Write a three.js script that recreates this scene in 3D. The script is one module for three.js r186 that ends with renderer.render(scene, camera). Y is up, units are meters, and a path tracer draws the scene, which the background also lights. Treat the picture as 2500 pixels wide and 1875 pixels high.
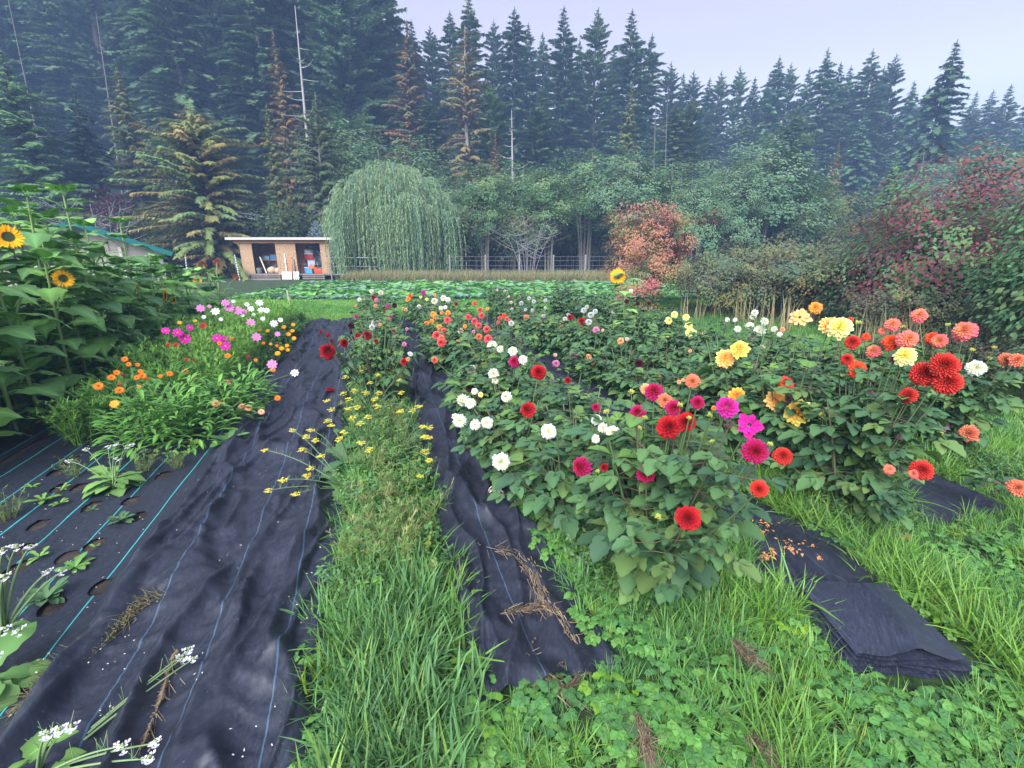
import * as THREE from 'three';
import { ImprovedNoise } from 'three/addons/math/ImprovedNoise.js';
import { RoundedBoxGeometry } from 'three/addons/geometries/RoundedBoxGeometry.js';
import { mergeGeometries } from 'three/addons/utils/BufferGeometryUtils.js';

// ---------------------------------------------------------------- camera, sky, light, exposure
const scene = new THREE.Scene();
const EYE = 1.9, PITCH = 16.5 * Math.PI / 180, FOCAL = 1157.7;
const camera = new THREE.PerspectiveCamera(78, 4 / 3, 0.05, 2000);
camera.position.set(0, EYE, 0);
camera.rotation.x = -PITCH;
camera.updateMatrixWorld();

const renderer = new THREE.WebGLRenderer({ antialias: true });
renderer.toneMapping = THREE.LinearToneMapping;
renderer.toneMappingExposure = 9.6;
renderer.shadowMap.enabled = true;

{ // dusk sky: pale rim above the land, lavender higher up, the same all round
  const W = 256, Hh = 256, d = new Float32Array(W * Hh * 4);
  const stops = [[-90, .16, .17, .2], [-1, .24, .25, .28], [0, .47, .47, .50], [8, .55, .53, .50], [13, .51, .485, .455], [17, .39, .355, .36], [24, .30, .265, .31], [45, .24, .255, .34], [90, .245, .275, .355]];
  for (let y = 0; y < Hh; y++) {
    const el = (y + .5) / Hh * 180 - 90;
    let k = 0; while (k < stops.length - 2 && el > stops[k + 1][0]) k++;
    const a = stops[k], b = stops[k + 1], t = Math.min(1, Math.max(0, (el - a[0]) / (b[0] - a[0])));
    for (let x = 0; x < W; x++) {
      const o = (y * W + x) * 4;
      for (let c = 0; c < 3; c++) d[o + c] = 0.30 * (a[c + 1] + (b[c + 1] - a[c + 1]) * t);
      d[o + 3] = 1;
    }
  }
  const sky = new THREE.DataTexture(d, W, Hh, THREE.RGBAFormat, THREE.FloatType);
  sky.mapping = THREE.EquirectangularReflectionMapping; sky.magFilter = THREE.LinearFilter; sky.needsUpdate = true;
  scene.background = sky; scene.environment = sky;
}
const sun = new THREE.DirectionalLight(0xf6f5f2, 1.5);   // the bright dusk sky behind the viewer: very wide and soft
sun.position.set(-14, 30, 26); sun.target.position.set(0, 0, -12);
sun.castShadow = true; sun.shadow.radius = 88; sun.shadow.mapSize.set(2048, 2048);
Object.assign(sun.shadow.camera, { left: -90, right: 90, top: 90, bottom: -90, near: 1, far: 260 });
scene.add(sun, sun.target);
scene.fog = new THREE.FogExp2(new THREE.Color(.34, .54, 1), 0.0030);

// ---------------------------------------------------------------- helpers
let seedState = 20240917;
function rnd() { seedState = (seedState + 0x6d2b79f5) | 0; let t = Math.imul(seedState ^ (seedState >>> 15), 1 | seedState); t = (t + Math.imul(t ^ (t >>> 7), 61 | t)) ^ t; return ((t ^ (t >>> 14)) >>> 0) / 4294967296; }
const reseed = (n) => { seedState = n * 7919 + 13; };
const R = (a, b) => a + (b - a) * rnd();
const pick = (a) => a[Math.floor(rnd() * a.length)];
const gauss = () => (rnd() + rnd() + rnd() - 1.5) / 1.5;
const perlin = new ImprovedNoise();
const N3 = (x, y, z = 0) => perlin.noise(x + 31.7, y + 17.3, z + 5.1);
const fbm = (x, y, z = 0, o = 3) => { let s = 0, a = 1, n = 0; for (let i = 0; i < o; i++) { s += a * N3(x, y, z + i * 7.7); n += a; a *= .5; x *= 2.03; y *= 2.03; z *= 2.03; } return s / n; };
const smooth = (a, b, x) => { const t = Math.min(1, Math.max(0, (x - a) / (b - a))); return t * t * (3 - 2 * t); };
const add = (a, b, k = 1) => [a[0] + b[0] * k, a[1] + b[1] * k, a[2] + b[2] * k];
const sub = (a, b) => [a[0] - b[0], a[1] - b[1], a[2] - b[2]];
const mul = (a, k) => [a[0] * k, a[1] * k, a[2] * k];
const dot = (a, b) => a[0] * b[0] + a[1] * b[1] + a[2] * b[2];
const cross = (a, b) => [a[1] * b[2] - a[2] * b[1], a[2] * b[0] - a[0] * b[2], a[0] * b[1] - a[1] * b[0]];
const len3 = (a) => Math.hypot(a[0], a[1], a[2]);
const unit = (a) => { const l = len3(a) || 1; return [a[0] / l, a[1] / l, a[2] / l]; };
const lerp3 = (a, b, t) => [a[0] + (b[0] - a[0]) * t, a[1] + (b[1] - a[1]) * t, a[2] + (b[2] - a[2]) * t];
const tone = (c, s = .2, h = .08) => { const k = 1 + gauss() * s; return [c[0] * k * (1 + gauss() * h), c[1] * k * (1 + gauss() * h), c[2] * k * (1 + gauss() * h)]; };
const square = (d) => { const a = Math.abs(d[1]) > .95 ? [1, 0, 0] : [0, 1, 0]; return unit(cross(d, a)); };

// a direction through the photograph's 2500 x 1875 grid, in metres per metre of depth
const cosP = Math.cos(PITCH), sinP = Math.sin(PITCH);
function ray(px, py) { const x = (px - 1250) / FOCAL, y = (937.5 - py) / FOCAL; return [x, y * cosP - sinP, -(cosP + y * sinP)]; }
function onGround(px, py, h = 0) { const r = ray(px, py), t = (h - EYE) / r[1]; return [r[0] * t, h, r[2] * t]; }
function atDist(px, py, d) { const r = ray(px, py), t = d / -r[2]; return [r[0] * t, EYE + r[1] * t, -d]; }
// the garden rows: u metres along them, v metres to the right of the weedy row
const DU = [-.276, -.961], DV = [.961, -.276];
const RC = (u, v, y = 0) => [DU[0] * u + DV[0] * v, y, DU[1] * u + DV[1] * v];
const toUV = (x, z) => [DU[0] * x + DU[1] * z, DV[0] * x + DV[1] * z];

const used = new Map();
function numbered(name) { const n = used.get(name) || 0; used.set(name, n + 1); return n ? name + '_' + String(n).padStart(3, '0') : name; }
function tag(o, label, category, group, kind) {
  if (label) o.userData.label = label;
  if (category) o.userData.category = category;
  if (group) o.userData.group = group;
  if (kind) o.userData.kind = kind;
  return o;
}
function thing(name, label, category, p = [0, 0, 0], ry = 0, group) {
  const g = new THREE.Group(); g.name = numbered(name); g.position.set(...p); g.rotation.y = ry; scene.add(g);
  return tag(g, label, category, group);
}
function part(parent, name, geo, mat, label) { const m = new THREE.Mesh(geo, mat); m.name = name; if (label) m.userData.label = label; parent.add(m); return m; }
function single(name, geo, mat, label, category, group, kind) { const m = new THREE.Mesh(geo, mat); m.name = numbered(name); scene.add(m); return tag(m, label, category, group, kind); }

class MB {                      // mesh builder with a colour for each vertex
  constructor() { this.p = []; this.c = []; this.i = []; this.uv = null; this.n = 0; }
  v(p, c) { this.p.push(p[0], p[1], p[2]); this.c.push(c[0], c[1], c[2]); return this.n++; }
  t(a, b, c) { this.i.push(a, b, c); }
  q(a, b, c, d) { this.i.push(a, b, c, a, c, d); }
  geo() {
    const g = new THREE.BufferGeometry();
    g.setAttribute('position', new THREE.Float32BufferAttribute(this.p, 3));
    g.setAttribute('color', new THREE.Float32BufferAttribute(this.c, 3));
    g.setIndex(this.i); g.computeVertexNormals(); return g;
  }
  kite(o, d, s, L, W, c, at = .45) {          // a small pointed leaf: four points
    const m = add(o, d, L * at), a = this.v(o, c), b = this.v(add(m, s, W / 2), c), e = this.v(add(o, d, L), c), f = this.v(add(m, s, -W / 2), c);
    this.i.push(a, b, e, a, e, f);
  }
  // a leaf with a midrib: o base, d direction, n upper side, prof half widths 0..1
  leaf(o, d, n, L, W, c, { prof = OVATE, droop = 0, fold = .15, curl = 0, c2 = null, rib = 1.22 } = {}) {
    const s = unit(cross(d, n)), k = prof.length; let pl = -1, pm = -1, pr = -1;
    for (let i = 0; i < k; i++) {
      const t = i / (k - 1), w = prof[i] * W / 2, cc = c2 ? lerp3(c, c2, t) : c;
      const m = add(add(o, d, L * t * (1 - droop * t * .3)), n, -droop * t * t * L * .6);
      const e = add(m, n, w * fold * 2 - curl * w);
      if (w < 1e-5) { const q = this.v(m, cc); if (pm >= 0) { this.t(pl, pm, q); this.t(pm, pr, q); } pl = pm = pr = q; continue; }
      const l = this.v(add(e, s, -w), cc), mm = this.v(m, rib ? mul(cc, rib) : cc), r = this.v(add(e, s, w), cc);
      if (pm >= 0) { if (pl === pm) { this.t(pm, mm, l); this.t(pm, r, mm); } else { this.q(pl, pm, mm, l); this.q(pm, pr, r, mm); } }
      pl = l; pm = mm; pr = r;
    }
  }
  tube(pts, r0, r1, sides, c, c1 = c) {
    let prev = null, s = null;
    for (let i = 0; i < pts.length; i++) {
      const d = unit(sub(pts[Math.min(i + 1, pts.length - 1)], pts[Math.max(i - 1, 0)]));
      s = s ? unit(sub(s, mul(d, dot(s, d)))) : square(d);
      const b = cross(d, s), t = i / (pts.length - 1), r = r0 + (r1 - r0) * t, cc = lerp3(c, c1, t), ring = [];
      for (let k = 0; k < sides; k++) { const a = k / sides * 2 * Math.PI; ring.push(this.v(add(add(pts[i], s, Math.cos(a) * r), b, Math.sin(a) * r), cc)); }
      if (prev) for (let k = 0; k < sides; k++) { const k2 = (k + 1) % sides; this.q(prev[k], prev[k2], ring[k2], ring[k]); }
      prev = ring;
    }
  }
  blob(o, r, c, sy = 1) { // eight-sided bead
    const top = this.v(add(o, [0, r * sy, 0]), c), bot = this.v(add(o, [0, -r * sy, 0]), c), rows = [];
    for (const [yy, rr] of [[.5, .87], [-.5, .87]]) { const ring = []; for (let k = 0; k < 6; k++) ring.push(this.v([o[0] + Math.cos(k * 1.047) * r * rr, o[1] + yy * r * sy, o[2] + Math.sin(k * 1.047) * r * rr], c)); rows.push(ring); }
    for (let k = 0; k < 6; k++) { const k2 = (k + 1) % 6; this.t(top, rows[0][k2], rows[0][k]); this.q(rows[0][k], rows[0][k2], rows[1][k2], rows[1][k]); this.t(bot, rows[1][k], rows[1][k2]); }
  }
  box(cx, cy, cz, w, h, d, c, ry = 0) {
    const co = Math.cos(ry), si = Math.sin(ry), id = [];
    for (const [sx, sy, sz] of [[-1, -1, -1], [1, -1, -1], [1, 1, -1], [-1, 1, -1], [-1, -1, 1], [1, -1, 1], [1, 1, 1], [-1, 1, 1]]) id.push([cx + co * sx * w / 2 + si * sz * d / 2, cy + sy * h / 2, cz - si * sx * w / 2 + co * sz * d / 2]);
    for (const f of [[0, 3, 2, 1], [4, 5, 6, 7], [0, 1, 5, 4], [3, 7, 6, 2], [0, 4, 7, 3], [1, 2, 6, 5]]) this.q(...f.map((k) => this.v(id[k], c)));
  }
}
const OVATE = [.0, .62, 1, .86, .5, 0], LANCE = [.25, .7, 1, .9, .6, 0], SPOON = [.22, .4, .8, 1, .75, 0], HEART = [.35, 1, .98, .8, .5, .22, 0], STRAP = [.8, 1, .9, .65, .35, 0];
const curve = (a, b, c, n) => { const o = []; for (let i = 0; i <= n; i++) { const t = i / n, u = 1 - t; o.push([u * u * a[0] + 2 * u * t * b[0] + t * t * c[0], u * u * a[1] + 2 * u * t * b[1] + t * t * c[1], u * u * a[2] + 2 * u * t * b[2] + t * t * c[2]]); } return o; };
const box = (w, h, d, x = 0, y = 0, z = 0) => new THREE.BoxGeometry(w, h, d).translate(x, y, z);
const rbox = (w, h, d, r = .01, x = 0, y = 0, z = 0) => new RoundedBoxGeometry(w, h, d, 2, r).translate(x, y, z);

// materials whose colour comes from each leaf or petal
const leafMat = new THREE.MeshPhysicalMaterial({ vertexColors: true, roughness: .55, transmission: .25, thickness: 0, side: THREE.DoubleSide, specularIntensity: .55 });
const dullLeafMat = new THREE.MeshStandardMaterial({ vertexColors: true, roughness: .8, side: THREE.DoubleSide });
const bright = (m, k) => { m.color.setRGB(k, k, k); return m; };
const crownMat = new THREE.MeshPhysicalMaterial({ vertexColors: true, roughness: 1, transmission: .35, thickness: 0, side: THREE.DoubleSide, specularIntensity: .2 });
const petalMat = new THREE.MeshPhysicalMaterial({ vertexColors: true, roughness: .75, transmission: .2, thickness: 0, side: THREE.DoubleSide, specularIntensity: .35 });
const stemMat = new THREE.MeshStandardMaterial({ vertexColors: true, roughness: .6, side: THREE.DoubleSide });
const barkMat = new THREE.MeshStandardMaterial({ vertexColors: true, roughness: .9, side: THREE.DoubleSide });
const plain = (r, g, b, rough = .8, o = {}) => { const m = new THREE.MeshStandardMaterial({ roughness: rough, ...o }); m.color.setRGB(r, g, b); return m; };

bright(crownMat, 1.5); leafMat.color.setRGB(1.34, 1.27, 1.1);

function grain(w, h, fn, srgb = true) { // a computed colour or height texture
  const d = new Uint8Array(w * h * 4);
  for (let y = 0; y < h; y++) for (let x = 0; x < w; x++) { const c = fn(x / w, y / h, x, y), o = (y * w + x) * 4; d[o] = c[0]; d[o + 1] = c[1]; d[o + 2] = c[2]; d[o + 3] = 255; }
  const t = new THREE.DataTexture(d, w, h); t.wrapS = t.wrapT = THREE.RepeatWrapping; t.magFilter = THREE.LinearFilter; if (srgb) t.colorSpace = THREE.SRGBColorSpace; t.needsUpdate = true; return t;
}
const tileNoise = (x, y, f, o = 3) => { let s = 0, a = 1, n = 0; for (let i = 0; i < o; i++) { const A = 2 * Math.PI; s += a * perlin.noise(Math.cos(A * x) * f / A + 9 * i, Math.sin(A * x) * f / A + Math.cos(A * y) * f / A * 1.3, Math.sin(A * y) * f / A + 4.4); n += a; a *= .55; f *= 2.1; } return s / n; };
// ---------------------------------------------------------------- land
const hillHeight = (x, z) => { const d = -z, s = smooth(33, 58, d), k = .34 + (.08 - .34) * smooth(-45, 45, x); return s * Math.max(0, d - 36) * k - .25 * (1 - s) + fbm(x * .05, z * .05) * 1.2 * s; };
{
  const tex = grain(512, 512, (x, y) => { const n = tileNoise(x, y, 9, 4), m = tileNoise(x + .37, y + .11, 60, 3), g = Math.max(0, Math.min(1, .5 + n * 1.6)); const k = 1 + m * .8; return [Math.min(255, (44 - 4 * g) * k), Math.min(255, (46 + 34 * g) * k), Math.min(255, (32 - 2 * g) * k)]; });
  const g = new THREE.PlaneGeometry(520, 520, 40, 40).rotateX(-Math.PI / 2); const uv = g.attributes.uv; for (let i = 0; i < uv.count; i++) uv.setXY(i, uv.getX(i) * 260, uv.getY(i) * 260);
  single('ground', g, new THREE.MeshStandardMaterial({ map: tex, roughness: .95 }), 'damp dark soil and green turf of the garden and field', 'ground', null, 'structure');
  const hg = new THREE.PlaneGeometry(420, 230, 84, 60).rotateX(-Math.PI / 2).translate(0, 0, -145), p = hg.attributes.position;
  for (let i = 0; i < p.count; i++) p.setY(i, hillHeight(p.getX(i), p.getZ(i)));
  hg.computeVertexNormals();
  single('hill', hg, plain(.022, .026, .018, .95), 'wooded hillside rising behind the garden', 'hill', null, 'structure');
}
// ---------------------------------------------------------------- woven ground fabric
// a sheet of fabric along a row: v0..v1 across, u0..u1 along; holes = [u, v, radius]
function fabricGeo(u0, u1, v0, v1, hFn, { nv = 60, holes = [], du0 = .018, grow = .006, edge = .03, taper = null } = {}) {
  const us = []; for (let u = u0; u < u1;) { us.push(u); u += du0 + Math.max(0, u - 1.5) * grow; } us.push(u1);
  const pos = [], uv = [], idx = [], cols = nv + 1, dead = [];
  for (const u of us) for (let j = 0; j <= nv; j++) {
    let v = v0 + (v1 - v0) * j / nv, uu = u, drop = false;
    const t = j / nv, wob = edge * (fbm(u * 1.3, t < .5 ? 3.1 : 8.2, v0) * 1.6) * Math.pow(Math.abs(t - .5) * 2, 3);
    v += wob; if (taper) v = taper(u, v, t);
    for (const h of holes) { const dx = uu - h[0], dy = v - h[1], r = Math.hypot(dx * .8, dy); if (r < h[2] * 1.35) { if (r < h[2] * .72) drop = true; else { const k = h[2] / Math.max(r, 1e-4); if (r < h[2]) { uu = h[0] + dx * k; v = h[1] + dy * k; } } } }
    const P = RC(uu, v, hFn(uu, v, t)); pos.push(...P); uv.push(v - v0, uu); dead.push(drop);
  }
  for (let i = 0; i < us.length - 1; i++) for (let j = 0; j < nv; j++) { const a = i * cols + j, b = a + 1, c = a + cols, d = c + 1; if (dead[a] || dead[b] || dead[c] || dead[d]) continue; idx.push(a, b, d, a, d, c); }
  const g = new THREE.BufferGeometry(); g.setAttribute('position', new THREE.Float32BufferAttribute(pos, 3)); g.setAttribute('uv', new THREE.Float32BufferAttribute(uv, 2)); g.setIndex(idx); g.computeVertexNormals(); return g;
}
function fabricTex(period, lines, lineCol, W = 512) { // woven cloth with coloured guide threads, print only
  return grain(W, 1024, (x, y) => {
    const n = tileNoise(x, y, 5, 4) * 7 + tileNoise(x * 1, y * 1, 90, 2) * 20; let c = [35 + n, 39 + n, 52 + n * 1.1];
    for (const [at, w, k] of lines) { const d = Math.abs(x - at) * period; if (d < w) c = [c[0] + (lineCol[0] - c[0]) * k, c[1] + (lineCol[1] - c[1]) * k, c[2] + (lineCol[2] - c[2]) * k]; }
    const fleck = tileNoise(x + .5, y + .2, 200, 1); if (fleck > .62) c = [c[0] + 45, c[1] + 42, c[2] + 36];
    return c.map((q) => Math.max(0, Math.min(255, q)));
  });
}
const weave = grain(256, 256, (x, y, i, j) => { const a = ((i >> 1) + (j >> 1)) & 1, q = 120 + a * 60 + tileNoise(x, y, 30, 2) * 60; return [q, q, q]; }, false);
function fabricMat(tex, period, rough = .47) {
  const b = weave.clone(); b.repeat.set(9, 9); b.needsUpdate = true; tex.repeat.set(1 / period, 1 / 2.4);
  return new THREE.MeshPhysicalMaterial({ map: tex, roughness: rough, clearcoat: .3, clearcoatRoughness: .62, bumpMap: b, bumpScale: .0007, side: THREE.DoubleSide, specularIntensity: 1, specularColor: new THREE.Color(.86, .9, 1) });
}
const ridge = (x) => { const r = 1 - Math.abs(x); return r * r * (1.6 - .6 * r); };
// big soft folds that run with the row, smaller crumples across them
function crumple(s, amp) {
  return (u, v, t) => {
    const near = 1, w = fbm(u * .9 + s, v * 2.2, s, 3);
    let h = .012 + amp * (.7 * ridge(Math.min(1, Math.abs(fbm(v * 2.0 + u * .22 + w * .7, u * .55 + s, s, 2) * 3.2))) + .40 * ridge(Math.min(1, Math.abs(N3(v * 5.5 - u * .9 + w, u * .8, s + 9) * 3.4))) + .10 * fbm(u * 3.2, v * 4.5, s + 3, 3) + .13 * ridge(Math.min(1, Math.abs(N3(u * 4.6 + v * 2 + w * 1.5, v * 2.2 + w, s + 21) * 3.6))) + .10 * ridge(Math.min(1, Math.abs(N3(u * 9 + w * 3, v * 7 - u * 2, s + 33) * 2.6))));
    const e = Math.min(t, 1 - t); h = .012 + (h - .006) * smooth(0, .1, e);
    return Math.max(.010, h);
  };
}
const faded = [70, 100, 125], teal = [52, 176, 178];
{
  // the wide path left of the weedy row
  const pA = fabricTex(1.22, [[.30, .0035, .8], [.58, .0035, .75], [.86, .0035, .8], [.06, .0035, .5]], faded);
  single('ground_fabric', fabricGeo(.3, 12.7, -1.60, -.34, crumple(1.7, .105), { nv: 110 }), fabricMat(pA, 1.22), 'widest strip of creased black woven ground fabric, left of the weedy row with yellow flowers', 'ground fabric', 'strips of black ground fabric');
  const pB = fabricTex(.72, [[.46, .003, .75]], faded);
  single('ground_fabric', fabricGeo(1.52, 12.6, .26, 1.0, crumple(5.3, .085), { nv: 72 }), fabricMat(pB, .72), 'narrow strip of black ground fabric between the weedy row and the coral and white dahlias', 'ground fabric', 'strips of black ground fabric');
  const pC = fabricTex(.9, [[.5, .002, .4]], faded);
  single('ground_fabric', fabricGeo(1.6, 12.2, 2.0, 2.95, crumple(9.1, .05), { nv: 50 }), fabricMat(pC, .9, .42), 'black ground fabric strewn with orange brown leaves beside the folded bundle', 'ground fabric', 'strips of black ground fabric');
  single('ground_fabric', fabricGeo(1.95, 11.5, 3.62, 4.45, crumple(12.4, .05), { nv: 44 }), fabricMat(pC, .9, .42), 'short piece of black ground fabric by long grass under the salmon dahlias', 'ground fabric', 'strips of black ground fabric');
  // flat sheet with round burnt planting holes, under the orange flowers
}
const HOLES = [[165, 1365], [95, 1288], [232, 1335], [225, 1242], [320, 1228], [400, 1166], [146, 1197], [195, 1195], [138, 1159], [60, 1348], [130, 1490], [335, 1270], [455, 1080], [42, 1395], [175, 1130], [10, 1275], [285, 1165], [250, 1440]].map(([x, y]) => { const g = onGround(x, y), q = toUV(g[0], g[2]); return [q[0], q[1], .058]; });
{
  const pH = fabricTex(1.83, [[.075, .0042, .95], [.24, .0042, .95], [.405, .0042, .95], [.57, .0042, .95], [.735, .0042, .95], [.9, .0042, .95]], teal, 1024);
  const flat = (u, v, t) => .018 + .010 * fbm(u * 2.2, v * 3.2, 4, 3) + .006 * ridge(Math.min(1, Math.abs(N3(u * .5 + v * 5, v * 4, 2) * 3))) + .016 * smooth(.96, 1, t);
  single('ground_fabric', fabricGeo(.75, 9, -3.28, -1.50, flat, { nv: 150, holes: HOLES, du0: .017, grow: .009, edge: .01 }), fabricMat(pH, 1.83, .42), 'flat black ground fabric with round planting holes and bright teal guide threads', 'ground fabric', 'strips of black ground fabric');
  const flat2 = (u, v, t) => .014 + .010 * fbm(u * 1.5, v * 2.5, 8, 3);
  single('ground_fabric', fabricGeo(1.5, 13, -5.1, -3.36, flat2, { nv: 60, du0: .03, grow: .012 }), fabricMat(pH, 1.83, .5), 'black ground fabric under the sunflowers with faint thread lines', 'ground fabric', 'strips of black ground fabric');
}
{ // bare soil under the beds on the left
  const t = grain(256, 256, (x, y) => { const n = tileNoise(x, y, 14, 4) * 40 + tileNoise(x, y, 70, 2) * 26; return [Math.max(8, 46 + n), Math.max(8, 38 + n), Math.max(8, 33 + n * .9)]; }), g = new THREE.PlaneGeometry(4.2, 13.2, 8, 24), p = g.attributes.position, uv = g.attributes.uv;
  for (let i = 0; i < p.count; i++) { const v = p.getX(i) - 3.35, u = p.getY(i) + 6.8, q = RC(u, v, .004); uv.setXY(i, v, u); p.setXYZ(i, ...q); } g.computeVertexNormals();
  single('soil', g, new THREE.MeshStandardMaterial({ map: t, roughness: .95, side: THREE.DoubleSide }), 'dark bare soil showing in the planting holes and under the left beds', 'soil', null, 'structure');
}
// ---------------------------------------------------------------- folded bundle of fabric
{
  const c = onGround(2085, 1500), T = thing('folded_fabric', 'folded flat bundle of black fabric lying in long grass, layers showing on one side', 'folded fabric', [1.78, 0, -1.94], -.02);
  const tex = fabricTex(.9, [[.3, .002, .3], [.7, .002, .25]], [90, 96, 120]); const m = fabricMat(tex, .9, .42); m.color.setRGB(1.45, 1.45, 1.5);
  for (let k = 0; k < 6; k++) { // each layer a sheet bent over at its left side
    const w = .58 - k * .010, L = .54 - k * .010, nx = 26, nz = 22, pos = [], uv = [], idx = [], y0 = .03 + k * .014;
    for (let j = 0; j <= nz; j++) for (let i = 0; i <= nx; i++) {
      const t = i / nx, s = j / nz; let x = -w / 2 + t * w, y = y0 + .05 * (1 - t) * (k / 6), z = (s - .5) * L;
      y += .012 * fbm(x * 4 + k * 3, z * 2.5, k, 2) + (k === 5 ? .05 * ridge(Math.min(1, Math.abs((x - .1 + z * .25 + .05 * fbm(z * 4, 2, 1)) * 6))) * smooth(-.45, .35, z) : 0);
      if (t < .12) { const q = 1 - t / .12; x += .012 * q * q; y -= .010 * q * q * (k ? 1 : 0); }
      pos.push(x + .012 * k * .4 + .03 * fbm(z * 3 + k * 2.7, k * 5.1, 2) * (t < .5 ? .6 : 1.6), Math.max(.006, y), z + .035 * fbm(x * 4 + k * 3.1, k * 4.7, 6) * (s > .5 ? 1.5 : 1)); uv.push(x + .5, z + .5);
    }
    for (let j = 0; j < nz; j++) for (let i = 0; i < nx; i++) { const a = j * (nx + 1) + i; idx.push(a, a + nx + 1, a + nx + 2, a, a + nx + 2, a + 1); }
    const g = new THREE.BufferGeometry(); g.setAttribute('position', new THREE.Float32BufferAttribute(pos, 3)); g.setAttribute('uv', new THREE.Float32BufferAttribute(uv, 2)); g.setIndex(idx); g.computeVertexNormals();
    part(T, 'layer', g, m);
  }
}
// ---------------------------------------------------------------- trees
// a conifer as [trunk, crown] geometries, foot at the origin
function conifer(o) {
  const { h, r, bare = .12, nb = 110, rise = .25, drp = .35, hang = 0, cols, trunk = [.06, .05, .045], spray = .75, lean = 0, pointy = .85, dead = 0, gap = .12, fine = 1, open = 0 } = o;
  const T = new MB(), C = new MB(), at = (y) => [lean * y * .05 + .12 * Math.sin(y * .35), y, .1 * Math.cos(y * .3)];
  const pts = []; for (let i = 0; i <= 8; i++) pts.push(at(h * i / 8)); T.tube(pts, h * .0135, h * .0015, 6, trunk);
  for (let i = 0; i < nb; i++) {
    const t = (i + rnd() * .8) / nb, y = h * (bare + (.985 - bare) * t), az = i * 2.39996 + gauss() * .5;
    if (rnd() < gap) continue;
    let L = r * (Math.pow(1 - t, pointy) * (.75 + .25 * Math.sin(i * 1.7 + h)) * R(.72, 1.12) + .06); L *= 1 + .55 * N3(Math.cos(az) * 1.3 + nb, y * .35, Math.sin(az) * 1.3 + h); if (t > .84) L *= .3 + .7 * (1 - t) / .16; if (t < .12) L *= R(.4, 1);
    const d = [Math.cos(az), 0, Math.sin(az)], base = at(y), rs = rise * R(.6, 1.3) + .5 * t * rise, dr = drp * R(.7, 1.3) * (1 - .5 * t);
    const P = (s) => add(base, [d[0] * L * s, L * (rs * s - dr * s * s), d[2] * L * s]);
    const isDead = rnd() < dead * (1 - t), bp = [P(0), P(.35), P(.7), P(1)];
    T.tube(bp, .015 + L * .012, .006, 3, isDead ? [.16, .15, .14] : trunk);
    if (isDead) continue;
    const bc = tone(pick(cols), .22), n = Math.max(3, Math.ceil(L / .26 * fine));
    for (let k = 0; k <= n; k++) {
      const s = .12 + open + (.88 - open) * (k + rnd() * .7) / n; if (s > 1.02) continue;
      const tan = unit([d[0], rs - 2 * dr * s, d[2]]), side = [-d[2], 0, d[0]];
      for (const sg of [-1, 1]) {
        const q = R(.45, 1.1), len = spray * R(.6, 1.15) * (L > 1.2 ? 1 : .35 + .55 * L) * (1 - .35 * s) * (1 + .3 * hang);
        let dd = unit(add(add(mul(tan, .8), side, sg * q), [0, R(-.5, .35) - hang * R(.7, 1.8), 0]));
        const w = unit(cross(dd, unit([d[0] * .75 + R(-.5, .5), .8, d[2] * .75 + R(-.5, .5)])));
        if (rnd() < .75) { const hd = unit([dd[0] * .5 + d[0] * .4, -.75, dd[2] * .5 + d[2] * .4]); C.kite(P(Math.min(1, s)), hd, unit(cross(hd, [d[0], .3, d[2]])), len * R(.6, 1.0), len * .34, tone(bc, .2), .4); }
        C.kite(P(Math.min(1, s)), dd, w, len, len * (hang ? .34 : .6), tone(bc, .2), .38);
        if (rnd() < .6) C.kite(add(P(Math.min(1, s)), dd, len * .4), unit(add(dd, [gauss() * .5, R(.1, .5) - hang * .8, gauss() * .5])), w, len * .55, len * .2, tone(bc, .2), .4);
      }
    }
    C.kite(P(.93), unit([d[0], (rs - 2 * dr) - hang * .5, d[2]]), [-d[2], 0, d[0]], spray * .6, spray * .2, tone(bc, .2));
  }
  C.kite(at(h * .96), [0, 1, 0], [1, 0, 0], h * .045, .14, pick(cols)); C.kite(at(h * .96), [0, 1, 0], [0, 0, 1], h * .045, .14, pick(cols));
  return [T.geo(), C.geo()];
}
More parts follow.
